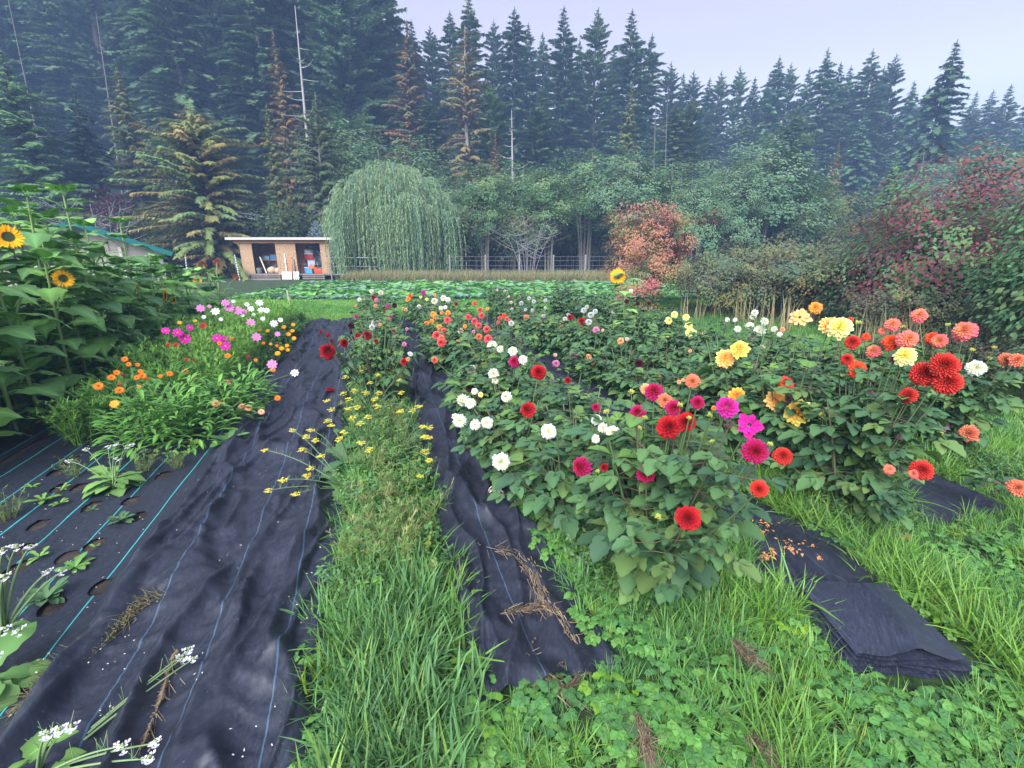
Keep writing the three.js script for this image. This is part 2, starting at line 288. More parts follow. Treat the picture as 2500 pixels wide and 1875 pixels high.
// a broadleaf tree: slender stems, limbs and clumps of leaves
function broadleaf(o) {
  const { h, r, stems = 3, clumps = 60, per = 90, leaf = .2, cols, trunk = [.2, .19, .175], low = .3, flat = .75, sr = .55, spread = .35, clump = .95, kiteW = .6, tilt = .7, patchy = null, thick = .011, zmin = -.55 } = o;
  const T = new MB(), C = new MB(), tips = [];
  for (let s = 0; s < stems; s++) {
    const a = s / stems * 6.283 + R(-.5, .5), lr = r * spread * R(.4, 1.2), top = [Math.cos(a) * lr, h * R(.72, .92), Math.sin(a) * lr], mid = [Math.cos(a) * lr * .35 + gauss() * .2, h * .45, Math.sin(a) * lr * .35 + gauss() * .2], foot = [Math.cos(a) * .25, -.2, Math.sin(a) * .25];
    T.tube(curve(foot, mid, top, 7), h * thick * R(.7, 1.1), h * .0025, 6, tone(trunk, .15));
    for (let k = 0; k < 7; k++) { const t = R(.4, .95), P = curve(foot, mid, top, 20)[Math.round(t * 20)], az = R(0, 6.283), L = r * R(.4, .8) * (1.15 - t * .5), e = add(P, [Math.cos(az) * L, L * R(.15, .8), Math.sin(az) * L]); T.tube(curve(P, add(lerp3(P, e, .5), [0, -.1 * L, 0]), e, 3), h * .0045, h * .001, 4, trunk); tips.push(e); }
    tips.push(top);
  }
  for (let k = 0; k < clumps; k++) {
    let c;
    if (k < tips.length) c = tips[k]; else { const z = R(zmin, 1), a = R(0, 6.283), q = zmin < -.9 ? Math.pow(1 - Math.abs(z * z * z), .55) : Math.sqrt(1 - z * z), rr = Math.pow(rnd(), .4) * R(.82, 1.06) * (1 + .16 * Math.sin(a * 3 + h) * q); c = [q * Math.cos(a) * r * rr, h * (low + (1 - low) * .5) + z * rr * h * (1 - low) * .5, q * Math.sin(a) * r * rr]; }
    const cr = clump * R(.55, 1.2), bc = tone(patchy ? patchy(c, k) : pick(cols), .16), n = Math.round(per * cr * cr / clump / clump);
    for (let i = 0; i < n; i++) {
      const a = R(0, 6.283), z = R(-1, 1), q = Math.sqrt(1 - z * z), rr = Math.cbrt(rnd()), p = add(c, [q * Math.cos(a) * cr * rr, z * cr * rr * flat, q * Math.sin(a) * cr * rr]);
      const out = unit([p[0], (p[1] - h * .45) * .6, p[2]]), nn = unit([out[0] * .9 + gauss() * .75, out[1] * .5 + .65 + gauss() * .5, out[2] * .9 + gauss() * .75]); let d = [gauss(), gauss() - tilt * .7, gauss()]; d = unit(sub(d, mul(nn, dot(d, nn)))); const w = unit(cross(d, nn));
      const L = leaf * R(.6, 1.25); C.kite(p, d, w, L, L * kiteW, tone(bc, sr * .35), .45);
    }
  }
  return [T.geo(), C.geo()];
}
const crownTints = [crownMat, ...[[2.0, 1.95, 1.85], [1.2, 1.2, 1.2], [1.9, 1.7, 1.4]].map((c) => { const m = crownMat.clone(); m.color.setRGB(...c); return m; })];
function plant2(name, label, cat, geos, p, s = 1, ry = 0, group, mats = [barkMat, crownMat], sy = s) {
  const g = thing(name, label, cat, p, ry, group); part(g, 'trunk', geos[0], mats[0]); part(g, 'crown', geos[1], mats[1]); g.scale.set(s, sy, s); return g;
}
const FIR = [[.056, .112, .056], [.066, .130, .060], [.046, .096, .052], [.078, .138, .062]];
const FIRB = [[.058, .112, .058], [.068, .126, .062], [.05, .10, .055]];
const CEDAR = [[0.123, 0.145, 0.049], [0.102, 0.138, 0.051], [0.152, 0.145, 0.055], [0.087, 0.131, 0.052]];
const BROWN = [[0.145, 0.109, 0.049], [0.123, 0.109, 0.051], [0.181, 0.104, 0.046], [0.102, 0.102, 0.051]];
reseed(3);
const firs = [
  conifer({ h: 27, r: 6.5, bare: .10, nb: 230, cols: FIR, drp: .5, rise: .3, spray: .7, pointy: .72, gap: .08, spray: .7, fine: 2.3 }),
  conifer({ h: 30, r: 6.0, bare: .26, nb: 210, cols: FIRB, drp: .55, rise: .35, gap: .16, pointy: .58, spray: .7, fine: 2.3 }),
  conifer({ h: 24, r: 5.8, bare: .08, nb: 220, cols: FIR, drp: .4, rise: .35, pointy: .8, spray: .7, fine: 2.3 }),
  conifer({ h: 32, r: 6.7, bare: .34, nb: 180, cols: FIRB, drp: .6, rise: .4, gap: .16, dead: .25, pointy: .5, trunk: [.12, .11, .10], spray: .7, fine: 2.3 }),
  conifer({ h: 22, r: 5.9, bare: .05, nb: 220, cols: FIR, drp: .62, rise: .2, pointy: .85, spray: .7, gap: .08, spray: .7, fine: 2.3 }),
  conifer({ h: 29, r: 5.5, bare: .2, nb: 200, cols: FIRB, drp: .35, rise: .5, gap: .18, pointy: .62, spray: .7, fine: 2.3 }),
];
const firH = [27, 30, 24, 32, 22, 29];
const toHill = (x, z) => Math.max(-.2, hillHeight(x, z) - .15);
function firTo(px, py, d, k, label, group, name = 'fir_tree', set = firs, hs = firH) { // a tree whose tip stands at that height
  const t = atDist(px, py, d), y = toHill(t[0], t[2]), hgt = Math.max(8, t[1] - y), s = hgt / hs[k];
  return plant2(name, label, 'tree', set[k], [t[0], y, t[2]], Math.min(1.35, Math.max(.65, s * (.9 + .2 * rnd()))), R(0, 6.28), group, [barkMat, pick(crownTints)], s);
}
reseed(5);
const skyline = [[959, 2, 60, 1], [1003, 48, 66, 4], [1050, 62, 70, 5], [1096, 24, 64, 1], [1143, -14, 58, 0], [1206, 48, 72, 5], [1255, 15, 62, 1], [1288, 54, 70, 2], [1325, 78, 74, 0], [1379, 12, 62, 2], [1418, 95, 74, 4], [1460, 18, 63, 5], [1500, 110, 76, 0], [1546, 20, 62, 2], [1591, 82, 66, 1], [1639, 150, 74, 5], [1668, 176, 78, 2], [1694, 172, 76, 5], [1734, 188, 80, 0], [1762, 172, 78, 5], [1808, 160, 76, 5], [1844, 186, 82, 2], [1880, 175, 84, 4], [1903, 135, 72, 1], [1933, 152, 78, 5], [1975, 165, 80, 2], [2023, 116, 70, 0], [2052, 150, 74, 4], [2080, 158, 76, 2], [2135, 118, 70, 1], [2160, 160, 78, 0], [2190, 130, 71, 5], [2231, 196, 78, 4], [2270, 210, 84, 0], [2334, 97, 58, 4], [2385, 222, 88, 2], [2427, 218, 88, 0], [2473, 203, 82, 2], [2520, 232, 90, 0], [2575, 220, 84, 1], [2640, 240, 88, 2]];
const ORDW = ['first', 'second', 'third', 'fourth', 'fifth', 'sixth', 'seventh', 'eighth', 'ninth', 'tenth', ...Array.from({ length: 40 }, (_, i) => (i + 11) + ((i + 11) % 10 === 1 && i ? 'st' : (i + 11) % 10 === 2 && i > 1 ? 'nd' : (i + 11) % 10 === 3 && i > 2 ? 'rd' : 'th'))];
skyline.forEach(([x, y, d, k]) => x === 2334
  ? firTo(x, y, d, k, 'tall fir with a wide pointed top standing clear above the lower treetops', null)
  : firTo(x, y, d, k, 'dark skyline fir, ' + ORDW[skyline.filter((q) => q[0] < x).length] + ' treetop from the left against the sky', 'firs along the forest skyline'));
// the wall of forest up the slope
for (let i = 0, n = 0; n < 230 && i < 2200; i++) {
  const px = R(-420, 2650), d = R(44, 108), g = atDist(px, 560, d), y = toHill(g[0], g[2]), k = Math.floor(rnd() * 6), H0 = px < 950 ? R(24, 32) : R(13, 22);
  const topAng = (y + H0 - EYE) / d; if (px > 950 && topAng > .318 - .000055 * (px - 950)) continue;
  if (px < 950 && rnd() < .1) continue;
  plant2('fir_tree', px < 950 ? 'dark tall fir in the dense forest up the slope' : 'dark fir lower down in front of the skyline trees', 'tree', firs[k], [g[0], y, g[2]], Math.min(1.3, H0 / firH[k] * 1.15 + .1), R(0, 6.28), px < 950 ? 'dense firs up the slope' : 'firs below the skyline', [barkMat, pick(crownTints)], H0 / firH[k]); n++;
}
reseed(8);
// trees one can tell apart in front of the forest
const own = (name, label, px, py, d, geos, h, ws = 1) => { const t = atDist(px, py, d), y = toHill(t[0], t[2]), s = (t[1] - y) / h; return plant2(name, label, 'tree', geos, [t[0], y, t[2]], s * ws, R(0, 6.28), null, undefined, s); };
const cedarA = conifer({ h: 14, r: 3.6, bare: .02, nb: 230, cols: [[0.090, 0.173, 0.068], [0.105, 0.195, 0.075], [0.075, 0.150, 0.068]], hang: .55, drp: .35, rise: .25, spray: .44, pointy: .8, fine: 2.4, gap: .05 });
own('cedar_tree', 'light green dense cedar at the far edge behind the tallest sunflowers', 10, 118, 30, cedarA, 14, 1.5);
const darkfir = conifer({ h: 13, r: 3.9, bare: .02, nb: 190, cols: [[.022, .06, .042], [.03, .07, .048]], drp: .35, rise: .1, spray: .44, fine: 2.4, pointy: .9, gap: .05 });
own('fir_tree', 'dark green spruce-like tree with flat tiers beside the grey leafless shrub', 178, 205, 33, darkfir, 13, 1.0);
own('fir_tree', 'dark bluish fir half hidden behind the light green cedar', 95, 250, 37, darkfir, 13, 1.0);
const cedarB = conifer({ h: 15, r: 3.4, bare: .03, nb: 210, cols: CEDAR, hang: .75, drp: .45, rise: .3, spray: .44, fine: 2.5, gap: .06 });
own('cedar_tree', 'olive brown cedar with a narrow pointed top left of the broad drooping cedar', 287, 165, 36, cedarB, 15, 1.35);
const cedarC = conifer({ h: 11, r: 5.6, bare: .02, nb: 300, cols: [[0.178, 0.196, 0.065], [0.145, 0.196, 0.068], [0.212, 0.178, 0.068], [0.119, 0.178, 0.068]], hang: .7, drp: .5, rise: .35, spray: .42, fine: 2.6, pointy: .5, gap: .05, dead: .05 });
own('cedar_tree', 'broad drooping yellow green cedar just behind the open storage shed', 468, 262, 29.5, cedarC, 11, 1.25);
const cedarD = conifer({ h: 20, r: 3.4, bare: .08, nb: 230, cols: BROWN, hang: .9, drp: .45, rise: .25, spray: .4, fine: 2.2, gap: .1 });
own('cedar_tree', 'reddish brown cedar left of the bleached dead snag', 668, 70, 40, cedarD, 20, 1.15);
own('cedar_tree', 'low olive brown cedar between the broad cedar and the willow', 652, 250, 31, cedarB, 15, .8);
const cedarE = conifer({ h: 12, r: 3.7, bare: .05, nb: 230, cols: [[.06, .095, .04], [.075, .105, .042], [.05, .085, .04]], hang: .6, drp: .5, rise: .4, spray: .44, fine: 2.3, dead: .35, trunk: [.2, .19, .18], pointy: .6 });
own('cedar_tree', 'green cedar with many bare grey curved lower limbs under the dead snag', 765, 225, 33, cedarE, 12, 1.0);
own('cedar_tree', 'wide brown topped cedar in front of the skyline left of the tallest brown cedar', 992, 52, 48, cedarD, 20, 1.6);
const cedarF = conifer({ h: 22, r: 3.9, bare: .1, nb: 210, cols: [[0.175, 0.126, 0.056], [0.154, 0.133, 0.059], [0.133, 0.126, 0.056]], hang: 1, drp: .5, rise: .3, spray: .45, fine: 2, gap: .2, trunk: [0.210, 0.182, 0.168], dead: .15, pointy: .55 });
own('cedar_tree', 'tallest ragged orange brown cedar with hanging sprays near the centre of the forest', 1134, 66, 45, cedarF, 22, 1.35);
own('cedar_tree', 'small orange brown cedar at the foot of the tallest brown cedar', 1210, 320, 40, cedarD, 20, 1.2);
own('cedar_tree', 'thin faded green cedar with a pale trunk behind the middle alders', 1544, 205, 46, cedarB, 15, .95);
own('cedar_tree', 'small brownish conifer right of the largest alder', 2050, 345, 38, cedarD, 20, 1.2);
own('cedar_tree', 'pale green small conifer behind the red leaved shrub', 2190, 370, 36, cedarA, 14, 1.0);
{ // bleached snag
  const sn = (name, label, px, py, py2, d, r, nb, lean) => { const t = atDist(px, py, d), b = atDist(px + lean, py2, d), y = toHill(b[0], b[2]), G = thing(name, label, 'dead tree', [b[0], y, b[2]]), M = new MB(), c = r > .18 ? [.30, .29, .28] : [.12, .118, .115], e = sub(t, [b[0], y, b[2]]); M.tube([[0, 0, 0], mul(e, .5), e], r, .02, 7, c); part(G, 'trunk', M.geo(), barkMat);
    for (let i = 0; i < nb; i++) { const B = new MB(), s = R(.4, .93), P = mul(e, s), a = R(0, 6.28), L = R(.4, 2.0) * (1.15 - s) * 1.8; B.tube(curve(P, add(P, [Math.cos(a) * L * .6, -.1 * L, Math.sin(a) * L * .6]), add(P, [Math.cos(a) * L, L * R(-.1, .4), Math.sin(a) * L]), 4), .035, .008, 4, c); part(G, 'branch', B.geo(), barkMat); } };
  sn('dead_tree', 'bleached white dead snag with short broken branches above the green cedar', 720, 14, 520, 36, .19, 26, 44);
  sn('dead_tree', 'short grey dead tree with curled bare limbs right of the tallest brown cedar', 1249, 268, 420, 42, .22, 22, 6);
  sn('dead_tree', 'thin pale leaning dead trunk in the upper left forest', 14, -30, 420, 40, .10, 6, 84);
  sn('dead_tree', 'short thick broken dead trunk high in the dark forest', 234, 28, 300, 44, .13, 5, 16);
  sn('dead_tree', 'slender bare pale trunk behind the alders, left of a pair', 1601, 250, 560, 46, .1, 10, -6);
  sn('dead_tree', 'slender bare pale trunk behind the alders, right of a pair', 1629, 250, 560, 47, .09, 8, -6);
  sn('dead_tree', 'pale bare trunk below the tall clear standing fir', 2262, 325, 640, 52, .13, 14, -40);
}
reseed(11);
// ---------------------------------------------------------------- broadleaf trees along the fence
const ALD = [[0.109, 0.181, 0.072], [0.087, 0.160, 0.067], [0.123, 0.189, 0.080], [0.072, 0.145, 0.070]], ALDB = [[0.102, 0.174, 0.094], [0.084, 0.157, 0.087], [0.116, 0.189, 0.102]];
const alders = [
  broadleaf({ h: 9, r: 2.5, stems: 4, clumps: 190, per: 62, cols: ALD, low: .3, leaf: .17, clump: .55 }),
  broadleaf({ h: 9, r: 2.7, stems: 5, clumps: 200, per: 62, cols: ALD, low: .2, leaf: .17, clump: .58 }),
  broadleaf({ h: 10, r: 3.2, stems: 5, clumps: 290, per: 66, cols: ALDB, low: .06, leaf: .18, clump: .62 }),
];
[[898, 345, 36, 1, 'thin pale green tree rising behind the willow crown, left one', 1], [815, 262, 38, 0, 'sparse light tree with grey limbs above the left side of the willow', .9], [1010, 330, 40, 1, 'green tree behind the right shoulder of the willow', 1.1],
  [1180, 395, 31, 0, 'slender alder just right of the willow with pale stems', .85], [1262, 380, 34, 1, 'light green alder second to the right of the willow', .9], [1345, 398, 31, 0, 'alder with a thin grey trunk above the wire fence middle', .9], [1440, 350, 35, 1, 'taller alder with yellow green top left of the orange shrub', 1], [1545, 340, 33, 2, 'full rounded alder standing behind the orange shrub', .9],
  [1655, 375, 34, 1, 'alder between the orange shrub and the largest alder', 1], [1720, 402, 29, 2, 'lower alder with some yellowing leaves right of the orange shrub', .8], [1885, 300, 33, 2, 'largest blue green alder with a tall rounded crown', 1.12], [1800, 375, 30, 2, 'left lower shoulder alder of the largest alder', .8], [1985, 430, 34, 0, 'alder at the right foot of the largest alder', 1], [1090, 420, 37, 2, 'dark alder thicket between the willow and the brown cedars', .9], [2420, 330, 46, 1, 'hazy green tree beyond the red leaved shrub, far right', 1.2], [2290, 395, 44, 2, 'hazy round tree beyond the red leaved shrub', 1], [2540, 380, 42, 2, 'hazy tree at the far right edge behind the big shrub', 1],
].forEach(([px, py, d, k, label, ws]) => own('alder_tree', label, px, py, d, alders[k], [9, 9, 10][k], ws * 1.22));
const scrub = broadleaf({ h: 3, r: 1.6, stems: 5, clumps: 60, per: 70, cols: [[.035, .07, .035], [.05, .085, .035], [.075, .09, .03]], low: .02, leaf: .13, clump: .5, spread: .6 });
for (let i = 0; i < 80; i++) { const px = R(-60, 2450), d = R(29, 41), p = atDist(px, 640, d); p[1] = toHill(p[0], p[2]); const s = R(.7, 1.6); plant2('understorey_shrub', 'dark leafy undergrowth shrub at the foot of the forest', 'shrub', scrub, p, s, R(0, 6), 'undergrowth shrubs along the forest foot'); }
for (let i = 0; i < 34; i++) { const px = R(1050, 2050), d = R(38, 46), p = atDist(px, 640, d); p[1] = toHill(p[0], p[2]); plant2('understorey_shrub', 'dark leafy undergrowth shrub at the foot of the forest', 'shrub', scrub, p, R(1.5, 2.4), R(0, 6), 'undergrowth shrubs along the forest foot'); }
{ // willow
  const W = new MB(), T = new MB(), foot = onGround(950, 683), G = thing('willow_tree', 'weeping willow with long hanging grey green strands beside the storage shed', 'tree', [foot[0] * 1.1 + .35, 0, foot[2] * 1.1]), H0 = 6.3, Rr = 3.25, wc = [[.17, .245, .14], [.14, .22, .13], [.19, .25, .125], [.12, .20, .12]];
  T.tube([[0, -.1, 0], [.05, 1.2, 0], [0, 2.4, .1]], .3, .2, 8, [.09, .08, .07]);
  for (let i = 0; i < 640; i++) {
    const a = R(0, 6.283), q = Math.sqrt(rnd()), lobe = 1 + .10 * Math.sin(a * 3 + 1) + .07 * Math.sin(a * 7), rr = Rr * q * lobe, top = H0 * (1 - .42 * q * q) * R(.86, 1.02) + .25 * Math.sin(a * 5 + q * 9), o = [Math.cos(a) * rr, top, Math.sin(a) * rr];
    if (i % 5 === 0) T.tube(curve([0, 2.3, 0], [o[0] * .4, top * 1.05, o[2] * .4], o, 5), .06, .012, 4, [.10, .09, .06]);
    const shoot = 3 + Math.floor(rnd() * 3);
    for (let k = 0; k < shoot; k++) {
      const b = a + gauss() * .9, out = R(.15, .75), len = Math.min(top - .15, R(1.4, 3.9) * (q > .7 ? 1.5 : .85)), c = tone(pick(wc), .18);
      let P = add(o, [gauss() * .25, gauss() * .12, gauss() * .25]); const n = Math.ceil(len / .16), dx = Math.cos(b) * out, dz = Math.sin(b) * out; let vx = dx, vy = .35, vz = dz;
      for (let j = 0; j < n; j++) {
        vx *= .80; vz *= .80; vy = Math.max(-1, vy - .28); const d = unit([vx, vy, vz]), s = unit([R(-1, 1), R(-.2, .2), R(-1, 1)]);
        for (const sg of [-1, 1]) W.kite(P, unit(add(add(d, s, sg * R(.25, .6)), [0, -.35, 0])), cross(s, d), R(.16, .26), R(.03, .05), tone(c, .16), .45);
        P = add(P, d, .16);
      }
    }
  }
  part(G, 'trunk', T.geo(), barkMat); part(G, 'crown', W.geo(), crownMat);
}
reseed(17);
{ // shrubs by the garden
  const noiseCol = (list, f) => (c) => { const n = fbm(c[0] * f + 3, c[1] * f, c[2] * f, 2) + .5 + gauss() * .3; return list[Math.max(0, Math.min(list.length - 1, Math.floor(n * list.length)))]; };
  const mk = (name, label, px, py, ws, o) => { const p = onGround(px, py); return plant2(name, label, 'shrub', broadleaf(o), p, 1, R(0, 6), null, undefined, 1); };
  mk('autumn_shrub', 'tall shrub turning orange, red and yellow beside the grass at the field edge', 1572, 752, 1, { zmin: -1, h: 3.1, r: 1.5, stems: 9, spread: .8, clumps: 185, per: 100, leaf: .075, low: -.05, clump: .3, cols: [], trunk: [.06, .05, .045], kiteW: .5, thick: .006, patchy: noiseCol([[.12, .18, .06], [.20, .20, .08], [.27, .17, .09], [.29, .145, .09], [.28, .12, .095], [.28, .095, .11], [.14, .18, .07]], 1.3) });
  const red = [[.15, .05, .065], [.12, .05, .06], [.11, .065, .055], [.17, .075, .06], [.12, .05, .07], [.08, .08, .05]], grn = [[.05, .11, .05], [.06, .13, .06], [.075, .12, .05], [.045, .095, .045]];
  const bush = (px, py, h, r, redness, label, lf) => mk('wild_shrub', label, px, py, 1, { zmin: -1, h, r, stems: 8, spread: .8, clumps: 250, per: 85, leaf: lf, low: -.02, clump: .42, cols: [], sr: .9, trunk: [.1, .085, .075], kiteW: .62, thick: .006, tilt: .9, patchy: (c, k) => (fbm(c[0] * .9, c[1] * .9, c[2] * .9 + px, 2) * 1.3 + redness + gauss() * .5 > .5 ? mul(pick(red), .95) : mul(pick(grn), 1.35)) });
  bush(2300, 838, 3.3, 2.2, .86, 'large shrub with dark red and purple leaves behind the salmon dahlias', .08);
  bush(2195, 830, 2.1, 1.2, .42, 'lower red tinged shrub on the near side of the large red leaved shrub', .09);
  bush(2640, 980, 2.75, 1.35, .16, 'tall green leaved shrub at the garden edge on the far right', .085);
  bush(2480, 880, 2.2, 1.15, .24, 'green shrub with a few reddish leaves below the large red leaved shrub', .08);
  const br = [[.07, .125, .07], [.085, .135, .07], [.11, .135, .065], [.14, .13, .055], [.085, .085, .06], [.08, .12, .08]];
  const bramble = broadleaf({ zmin: -1, h: 1.45, r: 1.15, stems: 12, spread: .9, clumps: 110, per: 75, leaf: .065, low: .0, clump: .3, cols: br, trunk: [.12, .07, .06], kiteW: .65, thick: .006 });
  [[1745, 775, 1], [1830, 780, .95], [1915, 785, 1.05], [2010, 795, 1.1], [1960, 765, 1.25], [1790, 760, 1.2], [2090, 800, 1.15], [1700, 757, 1.05], [1870, 752, 1.25], [2200, 855, .8], [2420, 930, .62], [2530, 1010, .6]].forEach(([x, y, s], i) => plant2('bramble_bush', 'tangled bramble bush with dull and yellowing leaves at the right garden edge', 'shrub', bramble, onGround(x, y), s, i * 1.3, 'bramble bushes right of the garden'));
  const grey = broadleaf({ h: 3.4, r: 1.7, stems: 8, spread: .9, clumps: 60, per: 12, leaf: .12, low: .2, clump: .5, cols: [[.13, .12, .13], [.16, .15, .15]], trunk: [.22, .21, .22], kiteW: .15, thick: .006 });
  const at = (name, label, px, py, d, geos, s) => { const p = atDist(px, py, d); p[1] = toHill(p[0], p[2]); return plant2(name, label, 'shrub', geos, p, s, 1, null, undefined, s); };
  at('leafless_shrub', 'grey leafless twiggy shrub under the dark fir at the left', 248, 560, 27, grey, 1.45);
  at('leafless_shrub', 'thin grey leafless shrub in front of the alders by the wire fence', 1290, 640, 28, grey, 1.15);
  at('purple_tree', 'dark purple leaved small tree behind the grey leafless shrub', 285, 560, 29, broadleaf({ h: 5.4, r: 1.3, stems: 3, clumps: 50, per: 80, leaf: .12, low: .5, clump: .5, cols: [[.045, .018, .03], [.06, .025, .04]] }), 1);
  at('silver_shrub', 'silvery blue shrub showing above the shed roof beside the willow', 775, 620, 27.5, conifer({ h: 3.3, r: 1.2, bare: .02, nb: 120, cols: [[.18, .25, .28], [.15, .21, .25]], rise: .6, drp: .2, spray: .3, fine: 1.6, pointy: .7 }), 1);
}
// ---------------------------------------------------------------- storage shed
{
  const wood = (a, b, knots = 1) => grain(128, 256, (x, y) => { const g = tileNoise(x, y * .25, 26, 3) * .7 + tileNoise(x, y, 6, 2) * .5, k = tileNoise(x + .3, y, 12, 2) > .42 ? .55 : 1; return a.map((q, i) => Math.max(0, Math.min(255, (q + (b[i] - q) * (.5 + g)) * (knots ? k : 1)))); });
  const osb = grain(128, 256, (x, y) => { const n = tileNoise(x, y, 22, 3), m = tileNoise(x + .4, y + .1, 44, 2), k = 1 + .35 * n + (m > .3 ? -.45 : m > .18 ? -.2 : 0); return [166 * k, 136 * k, 108 * k].map((q) => Math.max(0, Math.min(255, q))); });
  const pine = wood([150, 98, 66], [186, 130, 92]), grey = wood([96, 90, 88], [150, 142, 138], 0);
  const mOsb = new THREE.MeshStandardMaterial({ map: osb, roughness: .85 }), mPine = new THREE.MeshStandardMaterial({ map: pine, roughness: .8 }), mGrey = new THREE.MeshStandardMaterial({ map: grey, roughness: .85 });
  const c = onGround(707, 683), ry = .03, W = 5.4;
  const S = thing('storage_shed', 'open fronted wooden storage shed with a low sloped roof and white fascia', 'shed', [c[0], 0, c[2]], ry);
  const put = (n, g, m, l) => part(S, n, g, m, l);
  put('front_panel', box(.62, 1.62, .05, -2.08, 1.13, 0), mOsb); put('front_panel', box(1.06, 1.70, .05, .0, 1.09, 0), mOsb); put('front_panel', box(.56, 1.62, .05, 2.12, 1.13, 0), mOsb);
  put('header_beam', box(5.35, .16, .07, .02, 2.0, .045), mPine);
  put('back_wall', box(4.9, 1.72, .03, 0, 1.12, -1.55), mPine);
  for (let i = 0; i < 9; i++) put('stud', box(.05, 1.7, .06, -2.1 + i * .525, 1.12, -1.50), mPine);
  put('side_wall', box(.05, 1.7, 1.5, -2.42, 1.12, -.78), mGrey); put('side_wall', box(.05, 1.7, 1.5, 2.42, 1.12, -.78), mGrey);
  put('floor_deck', box(4.9, .08, 1.56, 0, .28, -.78), mGrey);
  for (let i = 0; i < 3; i++) { put('base_rail', box(1.6, .05, .06, -1.22, .06 + i * .1, .07), mGrey); put('base_rail', box(1.2, .05, .06, 1.35, .06 + i * .1, .07), mGrey); }
  for (const x of [-1.9, -1.2, -.55, .95, 1.35, 1.85]) put('base_post', box(.07, .24, .06, x, .12, .005), mGrey);
  put('ramp_board', box(2.0, .04, .3, -1.3, .03, .28), mGrey);
  put('shelf', box(1.84, .05, .7, -1.15, 1.02, -1.14), mPine); put('shelf', box(1.32, .05, .7, 1.18, 1.02, -1.14), mPine);
  const roof = put('roof', box(5.75, .07, 2.1, -.02, 2.19, -.72).rotateX(-.03), plain(.035, .034, .042, .7));
  part(roof, 'fascia', box(5.8, .12, .04, -.02, 2.15, .36), plain(.42, .44, .48, .5)); part(roof, 'rafter', box(.06, .12, 1.9, -2.75, 2.08, -.7), mPine); part(roof, 'rafter', box(.06, .12, 1.9, 2.72, 2.08, -.7), mPine);
  S.children.forEach((m) => m.geometry.translate(0, 0, 0));
  const P = (x, y, z) => { const co = Math.cos(ry), si = Math.sin(ry); return [c[0] + co * x + si * z, y, c[2] - si * x + co * z]; };
  const stuff = (name, label, cat, x, y, z, list, group) => { const T = thing(name, label, cat, P(x, y, z), ry, group); for (const [n, g, m] of list) part(T, n, g, m); return T; };
  const red = plain(.5, .03, .035, .4), blue = plain(.04, .2, .5, .45), sky2 = plain(.2, .42, .55, .5), white = plain(.72, .73, .75, .5), grayP = plain(.2, .2, .23, .5), org = plain(.75, .13, .02, .45), dark = plain(.02, .02, .03, .5), tan = plain(.42, .32, .22, .8), green = plain(.03, .13, .06, .6), yel = plain(.7, .42, .05, .5), lav = plain(.3, .32, .42, .4);
  stuff('cool_box', 'red plastic cool box with white lid on the right shelf', 'cool box', .88, 1.05, -.95, [['body', rbox(.5, .26, .34, .03, 0, .14, 0), red], ['lid', rbox(.52, .09, .36, .02, 0, .32, 0), white]]);
  stuff('storage_box', 'pale storage box stacked on top of the red cool box', 'box', .9, 1.42, -.95, [['body', rbox(.46, .12, .32, .01, 0, .07, 0), white], ['lid', rbox(.5, .04, .35, .01, 0, .15, 0), lav]]);
  stuff('storage_box', 'pale turquoise tall box behind the red cool box', 'box', 1.02, 1.05, -1.32, [['body', rbox(.5, .66, .22, .02, 0, .34, 0), plain(.4, .55, .55)], ['lid', rbox(.52, .05, .24, .01, 0, .69, 0), white]]);
  stuff('crate', 'blue crate on the shed floor under the right shelf', 'crate', .98, .33, -.45, [['body', rbox(.42, .3, .35, .02, 0, .15, 0), blue], ['rim', rbox(.45, .04, .38, .01, 0, .31, 0), sky2]]);
  stuff('crate', 'bright blue bin at the front of the shed floor', 'crate', 1.12, .33, -.15, [['body', rbox(.3, .22, .26, .02, 0, .11, 0), plain(.03, .28, .62, .4)], ['rim', rbox(.33, .03, .29, .01, 0, .23, 0), plain(.05, .33, .68, .4)]]);
  stuff('crate', 'grey blue box stacked above the blue crate', 'crate', 1.15, .72, -.5, [['body', rbox(.4, .26, .3, .02, 0, .14, 0), lav], ['lid', rbox(.42, .04, .32, .01, 0, .29, 0), grayP]]);
  const pail = (r) => new THREE.LatheGeometry([[.001, 0], [r * .82, 0], [r, .3], [r * 1.05, .3], [r * 1.05, .28], [r * .95, .28], [r * .78, .02], [.001, .02]].map(([x, y]) => new THREE.Vector2(x, y)), 20);
  stuff('bucket', 'orange bucket tipped beside the blue crate', 'bucket', 1.42, .36, -.22, [['pail', pail(.15), org], ['handle', new THREE.TorusGeometry(.15, .008, 6, 16, Math.PI).translate(0, .28, 0), dark]]);
  stuff('toolbox', 'orange red plastic case next to the orange bucket', 'case', 1.62, .33, -.2, [['body', rbox(.42, .22, .25, .03, 0, .11, 0), plain(.72, .06, .02, .4)], ['handle', rbox(.16, .05, .04, .01, 0, .25, 0), dark]]);
  stuff('toolbox', 'bright orange case on top of the blue bin', 'case', 1.22, .58, -.16, [['body', rbox(.34, .17, .22, .03, 0, .09, 0), org], ['handle', rbox(.14, .04, .04, .01, 0, .19, 0), dark]]);
  stuff('bucket', 'white and red round container at the right end of the shed floor', 'bucket', 1.82, .33, -.25, [['pail', pail(.13), red], ['lid', new THREE.CylinderGeometry(.14, .14, .03, 20).translate(0, .31, 0), white]]);
  stuff('bucket', 'grey bucket by the left panel inside the shed', 'bucket', -1.62, .33, -.15, [['pail', pail(.15), grayP], ['handle', new THREE.TorusGeometry(.15, .006, 6, 16, Math.PI).translate(0, .28, 0), dark]]);
